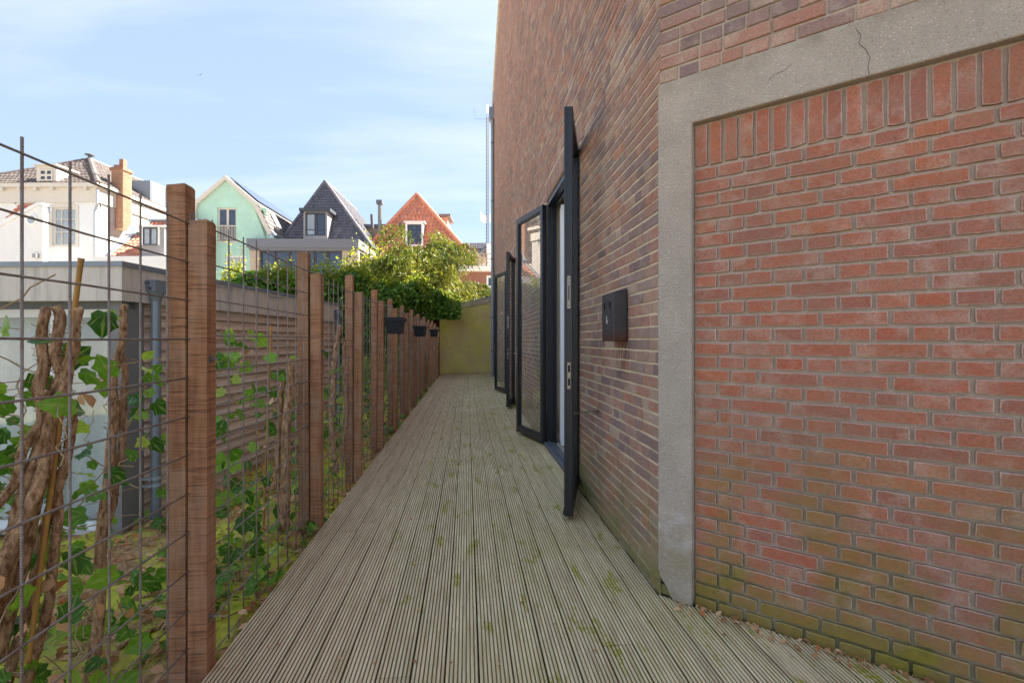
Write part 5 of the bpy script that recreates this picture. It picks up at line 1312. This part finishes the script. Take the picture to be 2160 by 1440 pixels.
def bush(name, px, py, Z, r, label, mat, n, sz, shape='oval', zs=.8):
    c = at(px, py, Z); g = float(ghz(c.x, c.y)); t = thing(name, (c.x, c.y, g), label, 'shrub')
    m = MB(); P = []
    for i in range(14):
        a = random.random() * 6.28; q = random.uniform(.3, 1) * r; e = Vector((c.x + math.cos(a) * q, c.y + math.sin(a) * q, g + (c.z - g) * random.uniform(.9, 1.6))); w_ = wander((c.x, c.y, g - .02), e, 6, .08); m.tube(w_, [.014, .012, .01, .008, .006, .004], 5, cap=False)
    m.build('stems', M['bark'], t)
    d = norm(rng.normal(size=(n, 3))); rad = r * (rng.random(n) ** .33) * (1 + .25 * noise3(d * 3, 1.0)); P = np.array([c.x, c.y, c.z]) + d * rad[:, None] * np.array([1, 1, zs]); P = P[P[:, 2] > ghz(P[:, 0], P[:, 1])]
    leaves('foliage', P, mat, sz, shape, d[:len(P)] * .5 + np.array([0, 0, .6]), parent=t)
bush('golden_shrub', 768, 805, 10.4, .62, 'rounded golden-green shrub growing below the ivy hedge', 'lime', 4200, .055)
bush('dark_shrub', 838, 770, 12.5, .6, 'dark leafy shrub behind the fence near the planter boxes', 'ivy', 2600, .07)

# --- old ivy trunks against the mesh, cut off at the top
def ivy_stump(label, stems, leaf_n, box, lsz, name='cut_ivy_stump'):
    p0 = Vector(stems[0][0]); t = thing(name, (p0.x, p0.y, float(ghz(p0.x, p0.y))), label, 'ivy stump')
    for pts, r0, r1 in [(s[:-2], s[-2], s[-1]) for s in stems]:
        C_ = [Vector(p) for p in pts]; C_ = [2 * C_[0] - C_[1]] + C_ + [2 * C_[-1] - C_[-2]]; full = []
        for q in range(1, len(C_) - 2):
            for f_ in np.linspace(0, 1, 16, endpoint=False):
                p0_, p1_, p2_, p3_ = C_[q - 1:q + 3]
                full.append(.5 * ((2 * p1_) + (p2_ - p0_) * f_ + (2 * p0_ - 5 * p1_ + 4 * p2_ - p3_) * f_ ** 2 + (3 * p1_ - p0_ - 3 * p2_ + p3_) * f_ ** 3))
        full.append(C_[-2]); n = len(full); ph = random.random() * 9
        full = [p + Vector((.006 * math.sin(i * .37 + ph), .006 * math.sin(i * .29 + 2 * ph), 0)) if i < n - 1 else p for i, p in enumerate(full)]
        rad = [.82 * (r0 + (r1 - r0) * i / (n - 1)) for i in range(n)]
        m = MB(); ns = 16; m.tube(full, rad, ns)
        for i in range(n):          # ridged, shaggy bark
            for k_ in range(ns):
                c_ = full[i]; vv = Vector(m.v[i * ns + k_]); w_ = 1 + .10 * math.sin(k_ * 2.36 + ph + i * .11) + .07 * math.sin(k_ * 4.3 + i * .5 + ph) + random.uniform(-.09, .09)
                m.v[i * ns + k_] = tuple(c_ + (vv - c_) * w_)
        st = m.build('stem', M['bark'], t, smooth=True)
        m = MB()                    # clinging rootlets and shreds of bark
        for _ in range(n * 3):
            i = random.randrange(2, n - 2); k_ = random.randrange(ns); vv = Vector(st.data.vertices[i * ns + k_].co); d_ = (vv - full[i]).normalized()
            m.tube([vv - d_ * .002, vv + d_ * random.uniform(.004, .014) + Vector((random.uniform(-.006, .006), random.uniform(-.006, .006), random.uniform(-.016, .012)))], .0011, 3, cap=False)
        m.build('rootlets', M['bark'], st)['kind'] = 'stuff'
        m = MB(); e = full[-1]; d = (full[-1] - full[-3]).normalized(); m.tube([e - d * .004, e + d * .004], rad[-1] * .9, 12); m.build('cut_face', M['cut_wood'], st)
    (x0, x1, y0, y1, z0, z1) = box
    P = np.stack([rng.uniform(x0, x1, leaf_n), rng.uniform(y0, y1, leaf_n), z0 + (z1 - z0) * rng.random(leaf_n) ** 1.25], -1)
    m = MB()
    for i in range(max(14, leaf_n // 3)):
        a = P[rng.integers(0, leaf_n)]; b = a + rng.normal(size=3) * np.array([.1, .22, .12]); m.tube(wander(a, b, 7, .05), .0022, 4, cap=False)
    m.build('twigs', M['straw'], t)['kind'] = 'stuff'
    leaves('ivy_leaves', P, 'big_leaf', lsz, 'ivy', np.tile([.55, -.55, .45], (leaf_n, 1)), parent=t, nj=.5, kind='stuff', fan=True)
    nb = leaf_n // 5; leaves('withered_leaves', P[rng.integers(0, leaf_n, nb)] + rng.normal(size=(nb, 3)) * .06, 'dead_leaf', lsz * .8, 'oval', parent=t, kind='stuff', fold=.6)
def L3(px, py, Z): return at(px, py, Z)
ivy_stump('thick bundle of cut ivy trunks with large leaves and bamboo behind the fence mesh', [
    (L3(-70, 1440, 1.50), L3(20, 1180, 1.52), L3(88, 900, 1.55), L3(86, 780, 1.56), L3(97, 655, 1.56), .027, .0155),
    (L3(-5, 1400, 1.56), L3(70, 1080, 1.57), L3(112, 860, 1.58), L3(124, 770, 1.58), L3(118, 652, 1.58), .026, .017),
    (L3(-40, 1330, 1.46), L3(66, 1060, 1.52), L3(120, 860, 1.56), L3(150, 760, 1.56), L3(165, 655, 1.56), .025, .0165),
    (L3(20, 1440, 1.62), L3(95, 1120, 1.62), L3(148, 940, 1.6), L3(140, 840, 1.58), .019, .014),
    (L3(60, 1440, 1.66), L3(110, 1230, 1.64), L3(118, 1040, 1.62), L3(108, 930, 1.6), .018, .016),
    (L3(-50, 1150, 1.46), L3(20, 1030, 1.5), L3(70, 920, 1.53), L3(100, 830, 1.55), .015, .015),
], 250, (-2.35, -1.22, 1.3, 2.0, .0, 1.4), .078)
ivy_stump('slender forked ivy stem with cut top standing behind the fence mesh', [
    (L3(196, 1440, 1.92), L3(215, 1150, 1.95), L3(235, 950, 1.98), L3(243, 800, 2.0), L3(264, 648, 2.0), .026, .015),
    (L3(215, 1150, 1.97), L3(246, 1020, 2.0), L3(262, 860, 2.03), L3(255, 740, 2.05), .016, .014),
], 130, (-2.2, -1.25, 1.95, 2.75, -.1, 1.15), .075)
ivy_stump('short cut ivy stem with leaves beside the hardwood post pair', [
    (L3(600, 1120, 3.25), L3(604, 950, 3.27), L3(612, 762, 3.3), .04, .03), (L3(590, 1080, 3.3), L3(588, 900, 3.32), L3(600, 800, 3.3), .022, .018)], 120, (-1.75, -1.2, 2.75, 3.5, -.1, 1.35), .085)
ivy_stump('ivy stems with small leaves between the post pairs along the mesh', [
    (L3(708, 1000, 4.6), L3(700, 850, 4.6), L3(716, 690, 4.6), .035, .025), (L3(722, 980, 4.7), L3(730, 860, 4.7), L3(724, 720, 4.7), .022, .02)], 150, (-1.7, -1.2, 3.8, 5.4, -.1, 1.2), .075)
ivy_stump('low ivy tangle at the foot of the fence near the planters', [
    (L3(800, 900, 6.6), L3(806, 820, 6.6), L3(812, 740, 6.6), .02, .012)], 420, (-2.0, -1.2, 5.4, 11.5, -.15, .75), .075)

def cane(label, a, b, r):
    m = MB(); a, b = Vector(a), Vector(b); pts = []; rad = []
    for i in range(7):
        for q, k in ((0, 1), (.06, .9), (.9, .88), (.97, 1.12)): pts.append(a.lerp(b, (i + q) / 7)); rad.append(r * k)
    m.tube(pts, rad, 10); o = m.build('bamboo_cane', M['bamboo'], smooth=True); tag(o, label, 'bamboo cane')
cane('golden bamboo cane sticking up out of the cut ivy bundle', L3(60, 1400, 1.6), L3(172, 545, 1.55), .0085)
cane('thin pale cane leaning upright near the clapboard shed wall', L3(556, 1110, 3.5), L3(572, 690, 3.5), .008)
def stick(label, a, b, r):
    m = MB(); m.tube(wander(a, b, 9, .03), np.linspace(r, r * .6, 9).tolist(), 8); o = m.build('fallen_branch', M['bark'], smooth=True); tag(o, label, 'branch', 'branches on the garden ground')
def gp(x, y, dz=.015): return Vector((x, y, float(ghz(x, y)) + dz))
stick('straight fallen stick lying by the deck edge between the post pairs', gp(-1.55, 2.35), gp(-1.12, 2.95, .04), .011)
stick('grey branch lying on moss in front of the shed doors', gp(-2.4, 2.6), gp(-1.75, 2.95), .013)
stick('short thick log on the ground under the clapboard wall', gp(-2.35, 4.6, .06), gp(-1.75, 4.75, .08), .055)

# --- ground cover: dead leaves, moss tufts, creeping ivy, dry twigs
def scatter(n, x0, x1, y0, y1, pw=1.0, thin=None):
    x = x1 + (x0 - x1) * rng.random(n) ** 1.3; y = y0 + (y1 - y0) * rng.random(n) ** pw; k = np.ones(n, bool) if thin is None else thin(np.stack([x, y, 0 * x], -1))
    x, y = x[k], y[k]; return np.stack([x, y, ghz(x, y)], -1)
P = scatter(3400, -4.2, -1.02, 0.8, 9, 1.4); P[:, 2] += rng.uniform(.005, .035, len(P))
o = leaves('dead_leaves', P, 'dead_leaf', .06, 'oval', np.tile([0, 0, 1.], (len(P), 1)), nj=.45, fold=.5); tag(o, 'brown fallen leaves strewn over the garden ground', 'leaves', None, 'stuff')
P = scatter(34000, -4.6, -1.03, 0.8, 12, 1.3, lambda q: noise3(q, 1.6) + .5 * noise3(q, 5) > -.05); P[:, 2] += .012
o = leaves('moss_tufts', P, 'grass', .045, 'blade', None, np.tile([0, 0, 1.], (len(P), 1)) + rng.normal(size=(len(P), 3)) * .5); tag(o, 'bright moss and short grass tufts on the garden ground', 'moss', None, 'stuff')
P = scatter(2400, -3.2, -1.02, 0.9, 16, 1.1, lambda q: noise3(q + 7, 1.3) > .05); P[:, 2] += rng.uniform(.02, .13, len(P))
o = leaves('ground_ivy', P, 'big_leaf', .07, 'ivy', np.tile([0, -.2, 1.], (len(P), 1)), nj=.5, fan=True); tag(o, 'dark creeping ivy leaves on the ground by the fence', 'ivy', None, 'stuff')
P = scatter(1500, -3.6, -1.02, 0.9, 7, 1.3); P[:, 2] += rng.uniform(.008, .04, len(P))
T_ = rng.normal(size=(len(P), 3)) * np.array([1, 1, .15]); o = leaves('dry_twigs', P, 'straw', .17, 'blade', np.tile([0, 0, 1.], (len(P), 1)), T_, fold=.1); tag(o, 'thin dry twigs and stalks lying on the garden ground', 'twigs', None, 'stuff')
n = 420; x = rng.uniform(-1.0, 1.4, n); y = 1.5 + rng.random(n) ** 1.5 * 12; k = x < np.where(y < 2.4, .97 + (2.44 - y) * 1.05, .95); x, y = x[k], y[k]
P = np.stack([x, y, .006 + 0 * x], -1); o = leaves('deck_litter', P, 'dead_leaf', .016, 'oval', np.tile([0, 0, 1.], (len(P), 1)), nj=.3, fold=.5); tag(o, 'tiny dry leaf scraps scattered over the deck boards', 'litter', None, 'stuff')
u = rng.random(160) * 1.9 + .1; dd = rng.random(160) ** 2 * .09 + .004; P = np.array([tuple(CORNER + UX * a + NX * b + Vector((0, 0, .012))) for a, b in zip(u, dd)])
o = leaves('wall_foot_litter', P, 'dead_leaf', .03, 'oval', np.tile([0, 0, 1.], (160, 1)), nj=.5, fold=.5); tag(o, 'dry leaves gathered along the foot of the canted brick panel', 'litter', None, 'stuff')
